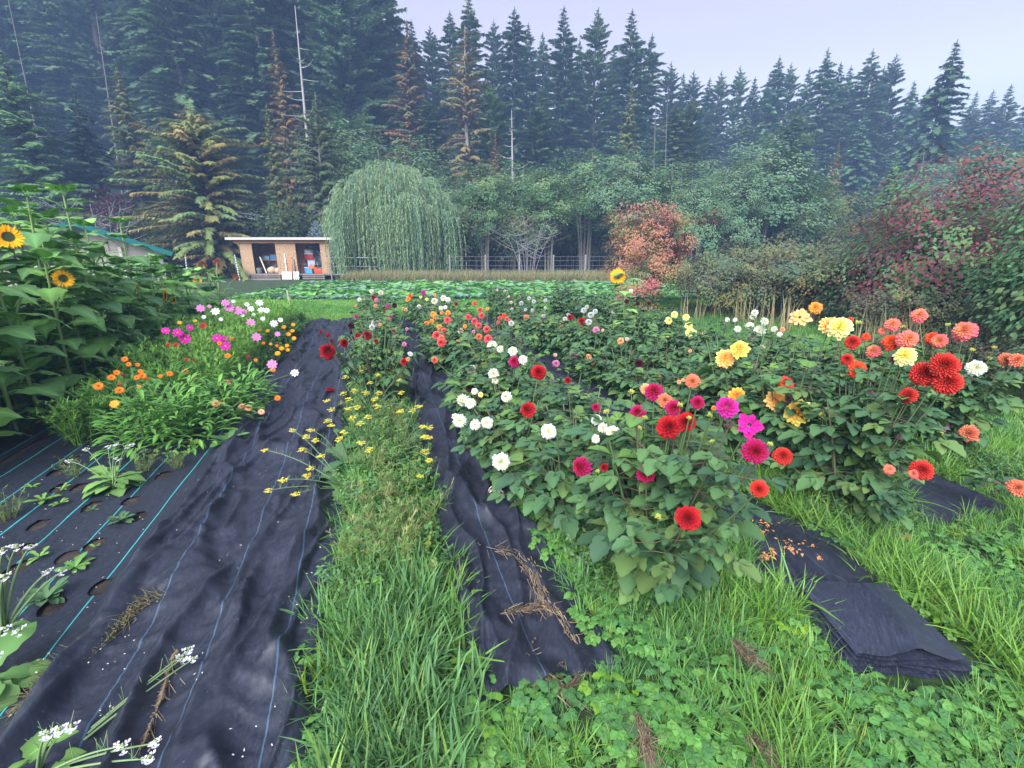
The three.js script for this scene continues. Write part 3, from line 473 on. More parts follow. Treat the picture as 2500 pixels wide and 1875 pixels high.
  [[-1.75, .22, .16, grayP, 'grey box at the left end of the left shelf', 'box'], [-1.48, .3, .2, sky2, 'pale blue tub on the left shelf', 'tub'], [-1.12, .34, .26, blue, 'blue and grey crate in the middle of the left shelf', 'crate'], [-.78, .26, .22, white, 'white bin on the left shelf next to the blue crate', 'bin'], [-.45, .24, .28, dark, 'black pot at the right end of the left shelf', 'pot']].forEach(([x, w, h, m, l, cat]) => stuff('storage_' + cat, l, cat, x, 1.045, -1.0, [['body', rbox(w, h, .26, .02, 0, h / 2, 0), m], ['rim', rbox(w + .03, .03, .29, .01, 0, h, 0), m === white ? lav : grayP]]));
  const tp = new MB(), tc = [.012, .012, .016]; { const nx = 10, nz = 8, id = []; for (let j = 0; j <= nz; j++) for (let i = 0; i <= nx; i++) { const a = i / nx, b = j / nz; id.push(tp.v([(a - .5) * .8, .95 - .55 * b * (1 - Math.abs(a - .6)) + .05 * Math.sin(a * 9 + b * 5), .12 - .3 * (1 - b) + .05 * Math.sin(a * 14)], tc)); } for (let j = 0; j < nz; j++) for (let i = 0; i < nx; i++) { const a = j * (nx + 1) + i; tp.q(id[a], id[a + 1], id[a + nx + 2], id[a + nx + 1]); } }
  single('tarpaulin', tp.geo(), stemMat, 'black tarpaulin hanging from the left shelf of the shed', 'tarpaulin').position.set(...P(-1.0, .1, -.72));
  const sackG = () => { const g = new THREE.SphereGeometry(.2, 14, 10), p = g.attributes.position; for (let i = 0; i < p.count; i++) { const k = 1 + .2 * fbm(p.getX(i) * 6, p.getY(i) * 6, p.getZ(i) * 6); p.setXYZ(i, p.getX(i) * k * 1.25, Math.max(-.16, p.getY(i) * k), p.getZ(i) * k); } g.computeVertexNormals(); return g.translate(0, .16, 0); };
  [[-1.05, 'tan paper sack slumped on the shed floor at left', 1], [-.72, 'second tan sack leaning beside the first one in the shed', .85]].forEach(([x, l, s]) => { const m = single('sack', sackG(), tan, l, 'sack'); m.position.set(...P(x, .33, -.4)); m.scale.setScalar(s); });
  const lean = (name, label, cat, x, y0, h, w, t, rz, m, z = .09) => { const o = single(name, new RoundedBoxGeometry(w, h, t, 2, Math.min(t, w) * .2).translate(0, h / 2, 0).rotateZ(rz).rotateX(-.1), m, label, cat); o.position.set(...P(x, y0, z)); };
  lean('board', 'long pale board leaning inside the left opening of the shed', 'board', -1.28, .34, .92, .06, .03, .32, plain(.6, .52, .42), -.2);
  lean('board', 'tall thin white batten leaning on the middle panel', 'batten', -.02, .02, 1.36, .045, .03, .05, white, .17);
  lean('board', 'new yellowish plank leaning on the middle panel', 'plank', .16, .02, 1.2, .22, .03, -.02, mPine, .17);
  lean('board', 'weathered plank leaning at the right of the yellowish plank', 'plank', .36, .02, 1.1, .1, .03, .02, mGrey, .17);
  lean('pipe', 'bundle pipe of blue plastic standing in the right corner of the shed', 'pipe', 1.78, .34, .92, .08, .08, 0, lav, -.55); lean('pipe', 'blue pipe standing next to the corner pipe of the shed', 'pipe', 1.9, .34, .88, .08, .08, 0, blue, -.5);
  for (let i = 0; i < 2; i++) { const T = thing('slatted_crate', i ? 'small slatted pale crate upright on the right of the shed front' : 'white slatted crate propped against the middle of the shed front', 'crate', P(i ? .48 : -.02, .02, .26), ry); const w = i ? .32 : .55, n = i ? 3 : 6; for (let k = 0; k < n; k++) part(T, 'slat', box(w / n * .62, .42, .02, -w / 2 + (k + .5) * w / n, .22, 0).rotateX(-.18), white); part(T, 'back_rail', box(w, .05, .02, 0, .12, -.03).rotateX(-.18), white); part(T, 'back_rail', box(w, .05, .02, 0, .34, -.03).rotateX(-.18), white); }
  // pipe gate right of the shed
  const galv = plain(.25, .27, .3, .4, { metalness: .4 }), gp = onGround(815, 684), G = thing('pipe_gate', 'grey metal pipe gate between the shed and the willow', 'gate', gp, .02);
  part(G, 'post', new THREE.CylinderGeometry(.04, .045, 1.75, 12).translate(-.05, .87, .1), mGrey); for (const [y, r] of [[1.18, .028], [.72, .018], [.3, .018]]) part(G, 'rail', new THREE.CylinderGeometry(r, r, 2.6, 10).rotateZ(Math.PI / 2).translate(1.25, y, 0), galv); for (const x of [.6, 1.3, 2.0]) part(G, 'upright', new THREE.CylinderGeometry(.012, .012, .9, 8).translate(x, .75, 0), galv);
}
{ // wire fence along the far edge
  const m = plain(.22, .21, .18, .85), w = plain(.13, .13, .14, .5), T = thing('wire_fence', 'wire mesh fence on grey wooden posts along the far edge of the field', 'fence', [0, 0, 0]);
  const xs = [1100, 1186, 1268, 1350, 1427, 1510, 1700, 1790], P = xs.map((x) => onGround(x, 687)); P.forEach((p, i) => part(T, 'post', new THREE.CylinderGeometry(.045, .05, 1.35, 10).translate(p[0], .67, p[2]), m));
  const a = P[0], b = P[P.length - 1]; const wire = (p, q, r) => { const d = new THREE.Vector3(...sub(q, p)), l = d.length(), g = new THREE.CylinderGeometry(r, r, l, 5); g.applyQuaternion(new THREE.Quaternion().setFromUnitVectors(new THREE.Vector3(0, 1, 0), d.normalize())); return g.translate((p[0] + q[0]) / 2, (p[1] + q[1]) / 2, (p[2] + q[2]) / 2); };
  for (const y of [.3, .55, .8, 1.05, 1.25]) part(T, 'wire', wire([a[0], y, a[2] + .05], [b[0], y, b[2] + .05], .008), w);
  const mesh = []; for (let i = 0; i < 44; i++) { const x = a[0] + (b[0] - a[0]) * i / 44; mesh.push(wire([x, .3, a[2] + .05], [x, 1.25, a[2] + .05], .005)); } tag(part(T, 'mesh_wires', mergeGeometries(mesh), w), null, null, null, 'stuff');
}
{ // stakes
  const st = (label, px, py, top, r, m, lean) => { const p = onGround(px, py), t = atDist(px + lean, top, -p[2]), h = t[1]; const o = single('garden_stake', new THREE.CylinderGeometry(r * .85, r, h, 10).translate(0, h / 2, 0).rotateZ(-(t[0] - p[0]) / h), m, label, 'stake'); o.position.set(...p); return o; };
  const stripe = grain(8, 64, (x, y) => (Math.floor(y * 22) & 1 ? [225, 226, 230] : [120, 122, 128])); const sm = new THREE.MeshStandardMaterial({ map: stripe, roughness: .6 }), wm = plain(.42, .35, .27, .85);
  st('white banded stake behind the sunflowers, left one of two', 460, 688, 622, .035, sm, -8); st('white banded stake by the left front corner of the shed', 586, 686, 622, .035, sm, -13);
  st('bare wooden stake standing in the mown grass strip before the shed', 710, 758, 708, .028, wm, -9); st('short pale stake among the far white dahlias', 1322, 742, 722, .022, wm, 0); st('thin stake among dahlias near the far end of the weedy row', 891, 742, 718, .02, wm, -2);
}
{ // building with the teal roof, left behind the sunflowers
  const A = atDist(190, 600, 23), D = thing('farm_building', 'building with a teal metal gable roof and pale boarded gable behind the sunflowers', 'building', [A[0], 0, A[2]], .62);
  const board = plain(.42, .38, .33, .85), tealM = plain(.012, .17, .17, .4, { metalness: .2 }), W2 = 3.9, e = 1.6, r = 2.85;
  part(D, 'wall', box(W2 * 1.6, e, .12, 0, e / 2, -.1), board); const sh = new THREE.Shape(); sh.moveTo(-W2 * .8, e); sh.lineTo(W2 * .8, e); sh.lineTo(0, r - .05); sh.closePath();
  const gb = part(D, 'gable', new THREE.ExtrudeGeometry(sh, { depth: .08, bevelEnabled: false }).translate(0, 0, -.1), board); for (let i = 0; i < 10; i++) { const x = -3.2 + i * .71, h = (r - .1 - e) * (1 - Math.abs(x) / (W2 * .8)); if (h > .1) part(gb, 'batten', box(.05, h, .03, x, e + h / 2, .0), board); }
  const sl = Math.hypot(W2 * .95, r - e + .2), an = Math.atan2(r - e, W2 * .8); for (const s of [-1, 1]) { const g = box(sl, .08, 4.5, 0, 0, -2).rotateZ(-s * an).translate(s * W2 * .44, (r + e) / 2 - .06, .3); const rf = part(D, 'roof', g, tealM); part(rf, 'verge_board', box(sl, .2, .05, 0, -.05, .28).rotateZ(-s * an).translate(s * W2 * .44, (r + e) / 2 - .06, .3), tealM); for (let k = 0; k < 5; k++) part(rf, 'seam', box(sl, .03, .03, 0, .05, -.3 - k * .8).rotateZ(-s * an).translate(s * W2 * .44, (r + e) / 2 - .06, .3), tealM); }
  const openingShade = plain(.012, .012, .014, .9); part(D, 'opening', box(1.4, 1.4, .04, -.7, .7, .0), openingShade); part(D, 'opening', box(.9, 1.3, .04, 2.1, .65, .0), openingShade); for (const x of [-1.6, .3, 1.5]) part(D, 'post', box(.12, 1.75, .12, x, .87, .12), plain(.55, .53, .5)); part(D, 'rail', box(3.4, .05, .05, .6, .9, .22), plain(.5, .5, .52));  // each opening is a near-black panel, its inner shade painted as colour
  const B = atDist(560, 560, 33), E = thing('white_house', 'corner of a white house with a low gable half hidden behind the drooping cedar', 'house', [B[0], 0, B[2]], -.25), wm = plain(.62, .66, .74, .6);
  part(E, 'wall', box(3.6, 2.7, .15, -.1, 1.35, 0), wm); part(E, 'side_wall', box(.15, 2.7, 4, 1.78, 1.35, -2), wm); const g2 = new THREE.Shape(); g2.moveTo(-1.9, 2.7); g2.lineTo(1.75, 2.7); g2.lineTo(0, 3.7); g2.closePath(); part(E, 'gable', new THREE.ExtrudeGeometry(g2, { depth: .1, bevelEnabled: false }), wm);
  const rr = plain(.4, .43, .47, .5); for (const s of [-1, 1]) part(E, 'roof', box(2.4, .1, 4.6, 0, 0, -2).rotateZ(-s * .52).translate(s * .98, 3.25, .3), rr);
  const wi = part(E, 'window', box(.8, .7, .05, .6, 1.9, .09), plain(.03, .035, .045, .15)); part(wi, 'frame', box(.9, .08, .06, .6, 2.28, .1), wm);
}
// ---------------------------------------------------------------- dahlias
reseed(21);
const placeM = new THREE.Matrix4(), vx = new THREE.Vector3(), vy = new THREE.Vector3(), vz = new THREE.Vector3();
// puts a part so that its x runs along d and its y along n
function orient(m, p, d, n, s) { const z = unit(cross(d, n)), y = cross(z, d); placeM.makeBasis(vx.set(...d), vy.set(...y), vz.set(...z)); m.quaternion.setFromRotationMatrix(placeM); m.position.set(...p); m.scale.setScalar(s); return m; }
const FX = [1, 0, 0], UP = [0, 1, 0];
// a dahlia leaf: leaf stalk and one, three or five toothed leaflets
function dahliaLeaf(n, fine, c) {
  const M = new MB(), rib = mul(c, .8), prof = fine ? [.10, .62, .92, 1, .84, .93, .62, .5, 0] : [.2, 1, .8, 0], bend = (t) => [t, -.16 * t * t + .02, 0];
  if (fine) M.tube([bend(0), bend(.3), bend(.62)], .012, .008, 3, [.12, .10, .07]);
  const lf = (t, az, L, W) => { const d = unit([Math.cos(az), -.12 - .2 * rnd(), Math.sin(az)]); M.leaf(bend(t), d, unit([R(-.1, .1), 1, R(-.15, .15)]), L, W, tone(c, .12), { prof, droop: R(.15, .4), fold: R(.12, .3) }); };
  if (n === 1) lf(.14, 0, .86, .62); else lf(.55, R(-.08, .08), .5, .36);
  if (n >= 3) for (const s of [-1, 1]) lf(.5, s * R(.75, 1), .36, .26);
  if (n >= 5) for (const s of [-1, 1]) lf(.24, s * R(.9, 1.15), .27, .2);
  return M.geo();
}
const DL = [[.042, .102, .054], [.052, .122, .058], [.036, .09, .052], [.064, .140, .060], [.085, .155, .055]], DYOUNG = [.095, .20, .05];
const dLeaf = [], dLeafFar = []; for (const c of DL) for (const n of [5, 5, 3, 3]) { dLeaf.push(dahliaLeaf(n, true, c)); dLeafFar.push(dahliaLeaf(n, false, c)); }
const dLeafYoung = [dahliaLeaf(3, true, DYOUNG), dahliaLeaf(1, true, DYOUNG)];
// where the stems and leaves of a plant go
function dahliaFrame(h, spread, ns, nodes) {
  const stems = [], leaves = [];
  for (let s = 0; s < ns; s++) {
    const a = s / ns * 6.283 + R(-.4, .4), out = spread * R(.3, 1), top = [Math.cos(a) * out, h * R(.72, 1.02), Math.sin(a) * out], foot = [Math.cos(a) * .05, -.02, Math.sin(a) * .05], mid = [Math.cos(a) * out * .55, h * .5, Math.sin(a) * out * .55], pts = curve(foot, mid, top, 8);
    stems.push(pts);
    for (let k = 0; k < nodes; k++) {
      const t = .10 + .9 * (k + R(0, .5)) / nodes, P = pts[Math.min(8, Math.round(t * 8))], tw = a + k * 1.57 + R(-.5, .5);
      for (const sg of [0, Math.PI]) { const b = tw + sg + R(-.3, .3), up = R(-.25, .35) + (t > .85 ? .5 : 0); leaves.push([P, unit([Math.cos(b), up, Math.sin(b)]), unit([-Math.cos(b) * up * .8 + gauss() * .3, 1, -Math.sin(b) * up * .8 + gauss() * .3]), R(.17, .29) * (t > .9 ? .62 : 1) * (t < .2 ? .8 : 1), t > .93]); }
    }
  }
  return [stems, leaves];
}
const stemCol = [[.10, .16, .06], [.11, .11, .065], [.08, .14, .055]];
function foliageFar(h, spread, ns, nodes) {
  const [stems, leaves] = dahliaFrame(h, spread, ns, nodes), S = new MB(), gs = []; for (const p of stems) S.tube(p, .011, .005, 4, pick(stemCol));
  const o = new THREE.Object3D(); for (const [p, d, n, s, y] of leaves) { orient(o, p, d, n, s * 1.1); o.updateMatrix(); gs.push((y ? pick(dLeafYoung) : pick(dLeafFar)).clone().applyMatrix4(o.matrix)); }
  return [S.geo(), mergeGeometries(gs)];
}
const farPlants = [foliageFar(.78, .38, 9, 8), foliageFar(.84, .4, 9, 8), foliageFar(.7, .38, 8, 8), foliageFar(.8, .36, 9, 8)];

// ---- blooms: unit diameter, looking along +x
function bloom({ n, thMax, L = .5, W = .16, c0, c1, point = 0, cup = .4, r0 = .03, lay = .5, back = 0, eye = null, eyeR = .08, jit = .1, streak = null }) {
  const M = new MB();
  for (let i = 0; i < n; i++) {
    const f = (i + .5) / n, th = back + Math.acos(1 - f * (1 - Math.cos(thMax - back))), az = i * 2.39996 + gauss() * jit, inner = 1 - f;
    const dir = [Math.cos(th), Math.sin(th) * Math.cos(az), Math.sin(th) * Math.sin(az)], tang = [-Math.sin(th), Math.cos(th) * Math.cos(az), Math.cos(th) * Math.sin(az)];
    const side = unit(cross(dir, tang)), d = unit(add(mul(dir, 1 - lay * .5), tang, lay * .55 * Math.sin(th))), len = L * (1 - .35 * inner) * R(.84, 1.08), nrm = unit(cross(d, side)), col = tone(lerp3(c1, c0, Math.pow(inner, 1.6)), .10, .03);
    const b = mul(dir, r0), w = W * (.55 + .6 * f) * R(.92, 1.06), tip = streak ? lerp3(col, streak, .55) : col;
    const nn = dot(nrm, dir) > 0 ? mul(nrm, -1) : nrm;
    const rows = [[.12, .35, 0], [.5, .85, .0], [.8, 1, .03], [1, point ? .05 : .5, .02]]; let p0 = null;
    for (const [t, k, lift] of rows) {
      const m = add(add(b, d, len * t), nn, -lift), hw = w * k / 2, e = cup * hw; const cc = t > .9 ? tip : col;
      const r = [M.v(add(add(m, side, -hw), nn, -e), cc), M.v(m, cc), M.v(add(add(m, side, hw), nn, -e), cc)];
      if (p0) { M.q(p0[0], p0[1], r[1], r[0]); M.q(p0[1], p0[2], r[2], r[1]); } p0 = r;
    }
  }
  if (eye) for (let i = 0; i < 26; i++) { const a = i * 2.4, r = eyeR * Math.sqrt(i / 26); M.blob([r0 + .05 + .03 * (1 - r / eyeR), r * Math.cos(a), r * Math.sin(a)], .022, tone(eye, .2)); }
  return M.geo();
}
const C = { white: [.58, .60, .59], cream: [.78, .77, .52], pale: [.80, .76, .36], yellow: [.80, .66, .12], peachy: [.80, .52, .20], orange: [.75, .27, .06], salmon: [.72, .20, .13], coral: [.72, .12, .12], pinkc: [.66, .11, .16], red: [.55, .022, .016], dred: [.36, .008, .014], crim: [.33, .005, .035], mag: [.36, .008, .10], magp: [.46, .012, .26], pink: [.66, .20, .46], lpink: [.72, .40, .46], peach: [.74, .36, .24], black: [.030, .004, .010], spent: [.12, .07, .06], bud: [.30, .36, .08] };
const BALL = { n: 130, thMax: 2.25, L: .45, W: .115, cup: 1.7, lay: .1, r0: .07, jit: .04 }, DECO = { n: 62, thMax: 1.85, L: .5, W: .19, cup: .45, lay: .45, point: 0 }, SPIKE = { n: 70, thMax: 1.75, L: .52, W: .085, cup: .3, lay: .3, point: 1 }, WATER = { n: 34, thMax: 1.62, L: .52, W: .2, cup: .35, lay: .45, point: 1, back: .35 }, OPEN = { n: 15, thMax: 1.52, L: .52, W: .26, cup: .3, lay: .3, point: 1, back: .85 };
const F = {
  rb: ['red ball dahlia bloom', { ...BALL, c0: C.red, c1: [.56, .03, .022], streak: [.72, .13, .10] }], co: ['coral pink dahlia bloom', { ...BALL, n: 90, W: .14, c0: C.coral, c1: [.78, .17, .17] }], pc: ['pinkish coral dahlia bloom', { ...DECO, n: 80, W: .15, c0: [.75, .3, .12], c1: C.pinkc }], sa: ['salmon dahlia bloom', { ...BALL, n: 80, W: .15, thMax: 2, c0: [.75, .3, .14], c1: C.salmon }],
  or: ['orange dahlia bloom', { ...DECO, c0: [.8, .4, .06], c1: C.orange }], ro: ['orange red dahlia bloom', { ...DECO, c0: [.72, .11, .02], c1: [.68, .06, .035] }], cr: ['dark crimson dahlia bloom', { ...DECO, n: 72, c0: [.17, .003, .012], c1: C.dred }], rd: ['red decorative dahlia bloom', { ...DECO, n: 66, W: .2, c0: [.24, .004, .01], c1: [.45, .010, .016] }], mc: ['magenta crimson dahlia bloom', { ...DECO, n: 84, W: .14, point: 1, cup: .6, c0: [.34, .005, .02], c1: C.mag, streak: [.52, .03, .24] }],
  ms: ['bright magenta open dahlia bloom', { ...OPEN, n: 14, c0: C.magp, c1: [.55, .012, .24] }], mp: ['purple magenta dahlia bloom', { ...WATER, n: 44, c0: C.mag, c1: [.50, .02, .32] }], pk: ['pink dahlia bloom', { ...BALL, n: 80, W: .13, c0: [.72, .42, .5], c1: C.pink }], lp: ['pale pink dahlia bloom', { ...BALL, n: 50, W: .18, c0: C.cream, c1: C.lpink }], pe: ['peach dahlia bloom', { ...BALL, n: 60, W: .16, c0: C.peachy, c1: C.peach }],
  wh: ['white dahlia bloom', { ...DECO, n: 70, W: .15, c0: [.76, .76, .52], c1: C.white }], wb: ['white ball dahlia bloom', { ...BALL, n: 80, W: .14, c0: C.white, c1: C.white }], ws: ['white spiky dahlia bloom', { ...SPIKE, c0: [.78, .77, .5], c1: C.white }], wd: ['white daisy like dahlia bloom', { ...WATER, n: 40, W: .15, c0: C.white, c1: C.white, eye: [.7, .5, .06], eyeR: .07 }],
  yl: ['yellow dahlia bloom with an orange eye', { ...WATER, n: 42, c0: [.80, .38, .06], c1: [.82, .74, .16], eye: [.75, .3, .03], eyeR: .06 }], yp: ['peach yellow dahlia bloom', { ...WATER, n: 56, W: .17, c0: [.80, .34, .06], c1: [.80, .56, .20], eye: [.7, .2, .03], eyeR: .05 }], yo: ['golden orange dahlia bloom', { ...WATER, n: 36, c0: [.75, .22, .03], c1: [.80, .45, .07], eye: [.6, .16, .02], eyeR: .07 }], py: ['pale yellow dahlia bloom', { ...DECO, n: 50, c0: C.yellow, c1: C.pale }], ps: ['peach star shaped dahlia bloom', { ...OPEN, n: 18, W: .2, c0: [.78, .4, .1], c1: [.76, .40, .20] }],
  bk: ['almost black dahlia bloom', { ...DECO, n: 56, c0: C.black, c1: [.045, .005, .012] }], sp: ['faded brown dahlia bloom', { ...DECO, n: 30, W: .14, thMax: 2.3, c0: [.06, .035, .05], c1: C.spent }], bd: ['green flower bud', { n: 14, thMax: 1.3, L: .62, W: .3, cup: .8, lay: -.6, r0: .02, c0: [.5, .48, .1], c1: C.bud, point: 1 }],
};
const bloomGeo = new Map(); const bloomOf = (k, i) => { const id = k + (i % 3); if (!bloomGeo.has(id)) bloomGeo.set(id, bloom(F[k][1])); return bloomGeo.get(id); };
// blooms read off the photograph: [x, y, width, kind, row hint]
const seenBlooms = [];
const from = (x0, y0, s, list, row) => { for (const [x, y, w, k, r] of list) seenBlooms.push([x0 + x * s, y0 + y * s, w * s, k, r ?? row]); };
from(830, 620, .3797, [[205, 240, 30, 'wh'], [265, 250, 35, 'wh'], [215, 278, 32, 'cr'], [235, 297, 30, 'pk'], [125, 293, 28, 'wh'], [100, 335, 20, 'pe'], [228, 335, 26, 'pe'], [305, 333, 24, 'mp'], [350, 330, 35, 'bk'], [300, 362, 25, 'cr'], [105, 402, 26, 'mp'], [325, 405, 30, 'mp'], [225, 445, 50, 'wb'], [207, 470, 40, 'wb'], [72, 462, 45, 'bk'], [113, 525, 42, 'cr'], [175, 522, 62, 'cr'], [30, 572, 55, 'cr'], [415, 580, 32, 'pk'], [430, 482, 24, 'pk'], [345, 495, 24, 'cr'], [425, 360, 24, 'pe'], [405, 350, 20, 'pe'], [232, 560, 30, 'cr'], [452, 642, 36, 'wd'], [412, 693, 50, 'rd'], [437, 678, 30, 'pe'], [-85, 355 + 170, 20, 'cr'], [-75, 340 + 175, 24, 'cr'], [258, 455, 24, 'pe'], [250, 430, 20, 'pe'], [-125, 500, 22, 'cr']], 0);
from(560, 470, .3797, [[2110, 1020, 104, 'cr'], [2132, 952, 24, 'cr'], [2203, 965, 40, 'cr']].map(([x, y, w, k]) => [x - 1475, y, w, k]), 0);
from(830, 620, .3797, [[440, 292, 36, 'or'], [452, 272, 30, 'ro'], [510, 340, 32, 'wh'], [537, 250, 32, 'mp'], [520, 277, 20, 'py'], [560, 292, 22, 'py'], [608, 305, 44, 'wh'], [665, 285, 40, 'wh'], [695, 295, 36, 'wh'], [610, 265, 20, 'or'], [650, 348, 32, 'wh'], [678, 343, 28, 'wh'], [693, 425, 50, 'co'], [826, 405, 42, 'co'], [901, 360, 36, 'co'], [912, 397, 42, 'co'], [866, 432, 46, 'co'], [892, 460, 44, 'co'], [945, 485, 50, 'co'], [953, 545, 58, 'co'], [895, 533, 46, 'sa'], [625, 522, 60, 'co'], [652, 570, 64, 'co'], [670, 497, 44, 'co'], [655, 545, 50, 'sa'], [762, 575, 40, 'sa'], [610, 682, 48, 'sa'], [600, 388, 40, 'or'], [617, 405, 40, 'or'], [560, 445, 36, 'or'], [590, 432, 34, 'or'], [640, 470, 38, 'or'], [695, 380, 36, 'or'], [950, 352, 24, 'or'], [865, 316, 30, 'ro'], [657, 378, 28, 'or'], [1057, 395, 32, 'ro'], [1075, 418, 30, 'co'], [1030, 412, 30, 'co'], [1092, 430, 26, 'co'], [1102, 446, 40, 'wb'], [1017, 440, 24, 'co'], [805, 465, 28, 'or'], [775, 497, 40, 'lp'], [860, 500, 26, 'pk'], [748, 322, 24, 'cr'],
  [982, 592, 74, 'wh'], [1030, 612, 50, 'wh'], [1112, 625, 62, 'wh'], [1175, 680, 62, 'wh'], [1123, 693, 80, 'mc'], [845, 745, 66, 'wh'], [990, 770, 76, 'wh'], [1000, 815, 50, 'wh'], [835, 860, 58, 'bk'], [865, 882, 46, 'wh'], [1068, 918, 74, 'wh'], [790, 940, 84, 'ws'], [840, 962, 72, 'ws'], [770, 1072, 92, 'ws'], [740, 1045, 44, 'wd'], [870, 1097, 74, 'ws'], [945, 1087, 82, 'wh'], [1342, 1140, 104, 'wh'], [1037, 1337, 118, 'wh'], [1278, 762, 100, 'rd'], [1207, 1000, 106, 'rd'], [1650, 1066, 72, 'wh'], [1690, 1118, 72, 'ws'], [1750, 1148, 92, 'wh'], [1645, 1188, 60, 'wh'], [1645, 987, 58, 'mc'], [1550, 1370, 140, 'mc'], [1700, 1372, 56, 'cr'], [1465, 812, 44, 'cr'], [905, 905, 36, 'py']], 1);
from(830, 620, .3797, [[1215, 285, 26, 'wb'], [1247, 305, 28, 'wb'], [1167, 318, 30, 'wb'], [1012, 232, 18, 'lp'], [1060, 238, 18, 'lp'], [1085, 275, 18, 'lp'], [1100, 312, 22, 'lp'], [1320, 298, 26, 'wb'], [1198, 408, 42, 'pc'], [1237, 362, 22, 'wb'], [1310, 398, 26, 'wb'], [1105, 355, 20, 'wb'], [1320, 348, 20, 'wb'], [1280, 460, 56, 'cr'], [1312, 447, 32, 'cr'], [1433, 452, 36, 'cr'], [1480, 408, 42, 'cr'], [1555, 433, 50, 'cr'], [1600, 437, 44, 'wb'], [1613, 393, 42, 'wb'], [1640, 370, 36, 'wb'], [1567, 362, 38, 'wb'], [1588, 342, 26, 'wb'], [1448, 418, 32, 'wb'], [1470, 392, 28, 'wb'], [1648, 490, 50, 'pk'], [1505, 650, 56, 'pk'], [1390, 705, 50, 'pk'], [1597, 665, 44, 'pe'], [1625, 698, 34, 'pe'], [1806, 560, 46, 'pe'], [1845, 547, 26, 'lp'], [1503, 605, 42, 'sp'], [1921, 705, 56, 'bk'], [1385, 650, 26, 'lp'], [1192, 360, 20, 'wb'], [1690, 490, 20, 'lp'], [1140, 460, 22, 'pe']], 2);
from(830, 620, .3797, [[1780, 430, 38, 'wh'], [1788, 460, 34, 'wh'], [1757, 372, 24, 'wh'], [1843, 305, 32, 'bk'], [1913, 320, 28, 'bk'], [1988, 318, 24, 'bk'], [1822, 352, 22, 'bk'], [1890, 375, 28, 'bk'], [1870, 238, 30, 'wh'], [2150, 390, 46, 'py'], [2115, 430, 50, 'py'], [2100, 525, 36, 'py'], [1470, 360, 24, 'lp']], 3);
from(1400, 820, .2712, [[590, 250, 82, 'bk', 2], [1365, 205, 170, 'yp'], [1490, 120, 165, 'yl'], [1070, 400, 125, 'sa', 1], [725, 500, 178, 'mc', 1], [655, 480, 110, 'pe', 1], [825, 580, 132, 'sa', 1], [905, 650, 155, 'mc', 1], [1118, 600, 130, 'mc', 1], [580, 690, 155, 'mc', 1], [860, 825, 220, 'rd', 1], [1010, 780, 182, 'rd', 1], [1385, 640, 190, 'mp', 1], [1470, 540, 152, 'yo'], [1585, 800, 225, 'ms', 1], [1635, 1040, 245, 'mc', 1], [1825, 580, 188, 'yp'], [2015, 690, 240, 'yl'], [1905, 435, 142, 'ro'], [1885, 1080, 168, 'rb', 2], [1670, 1380, 160, 'rb', 1], [1030, 1640, 232, 'rd', 1], [655, 1240, 190, 'mc', 1], [1240, 1150, 112, 'sp', 1], [1410, 790, 92, 'sp', 1], [1250, 955, 50, 'bd', 1], [1765, 980, 58, 'bd', 1], [1230, 720, 58, 'bd', 1], [765, 1635, 62, 'bd', 1], [640, 745, 58, 'bd', 1], [960, 630, 58, 'bd', 1], [595, 835, 50, 'bd', 1], [1040, 745, 50, 'bd', 1], [300, 690, 60, 'bd', 1], [220, 1225, 46, 'bd', 1], [520, 510, 60, 'bd', 1], [950, 415, 42, 'pe', 2], [985, 398, 32, 'pe', 2], [780, 370, 30, 'pe', 2], [1050, 135, 34, 'pe', 2], [1265, 650, 45, 'or', 1]], 2);
from(1900, 820, .2712, [[665, 55, 132, 'rb'], [618, 210, 105, 'rb'], [700, 295, 162, 'ro'], [1015, 55, 152, 'ro'], [855, 135, 128, 'pc'], [1140, 180, 185, 'py'], [1305, 340, 228, 'rb'], [1495, 265, 232, 'rb'], [1525, 415, 232, 'rb'], [1165, 535, 150, 'rb'], [1780, 290, 150, 'wh', 3], [2050, 210, 120, 'sa', 3], [2150, 215, 132, 'sa', 3], [1710, 875, 160, 'sa', 3], [2155, 1365, 150, 'sa', 3], [1290, 1205, 185, 'rb'], [1215, 1240, 85, 'pc'], [1465, 810, 110, 'mp', 3], [1000, 1200, 95, 'pc'], [1090, 910, 60, 'sp'], [1170, 30, 172, 'pc'], [1380, 15, 112, 'ro'], [1450, 45, 132, 'pc'], [1660, 445, 60, 'bd', 3], [1570, 530, 50, 'bd', 3], [1465, 885, 46, 'bd', 3], [390, 720, 60, 'bd'], [820, 510, 80, 'sp'], [95, 570, 80, 'sp'], [1040, 210, 90, 'sp'], [1740, 130, 44, 'bd', 3], [1945, 110, 40, 'bd', 3], [1900, 205, 40, 'bd', 3]], 2);
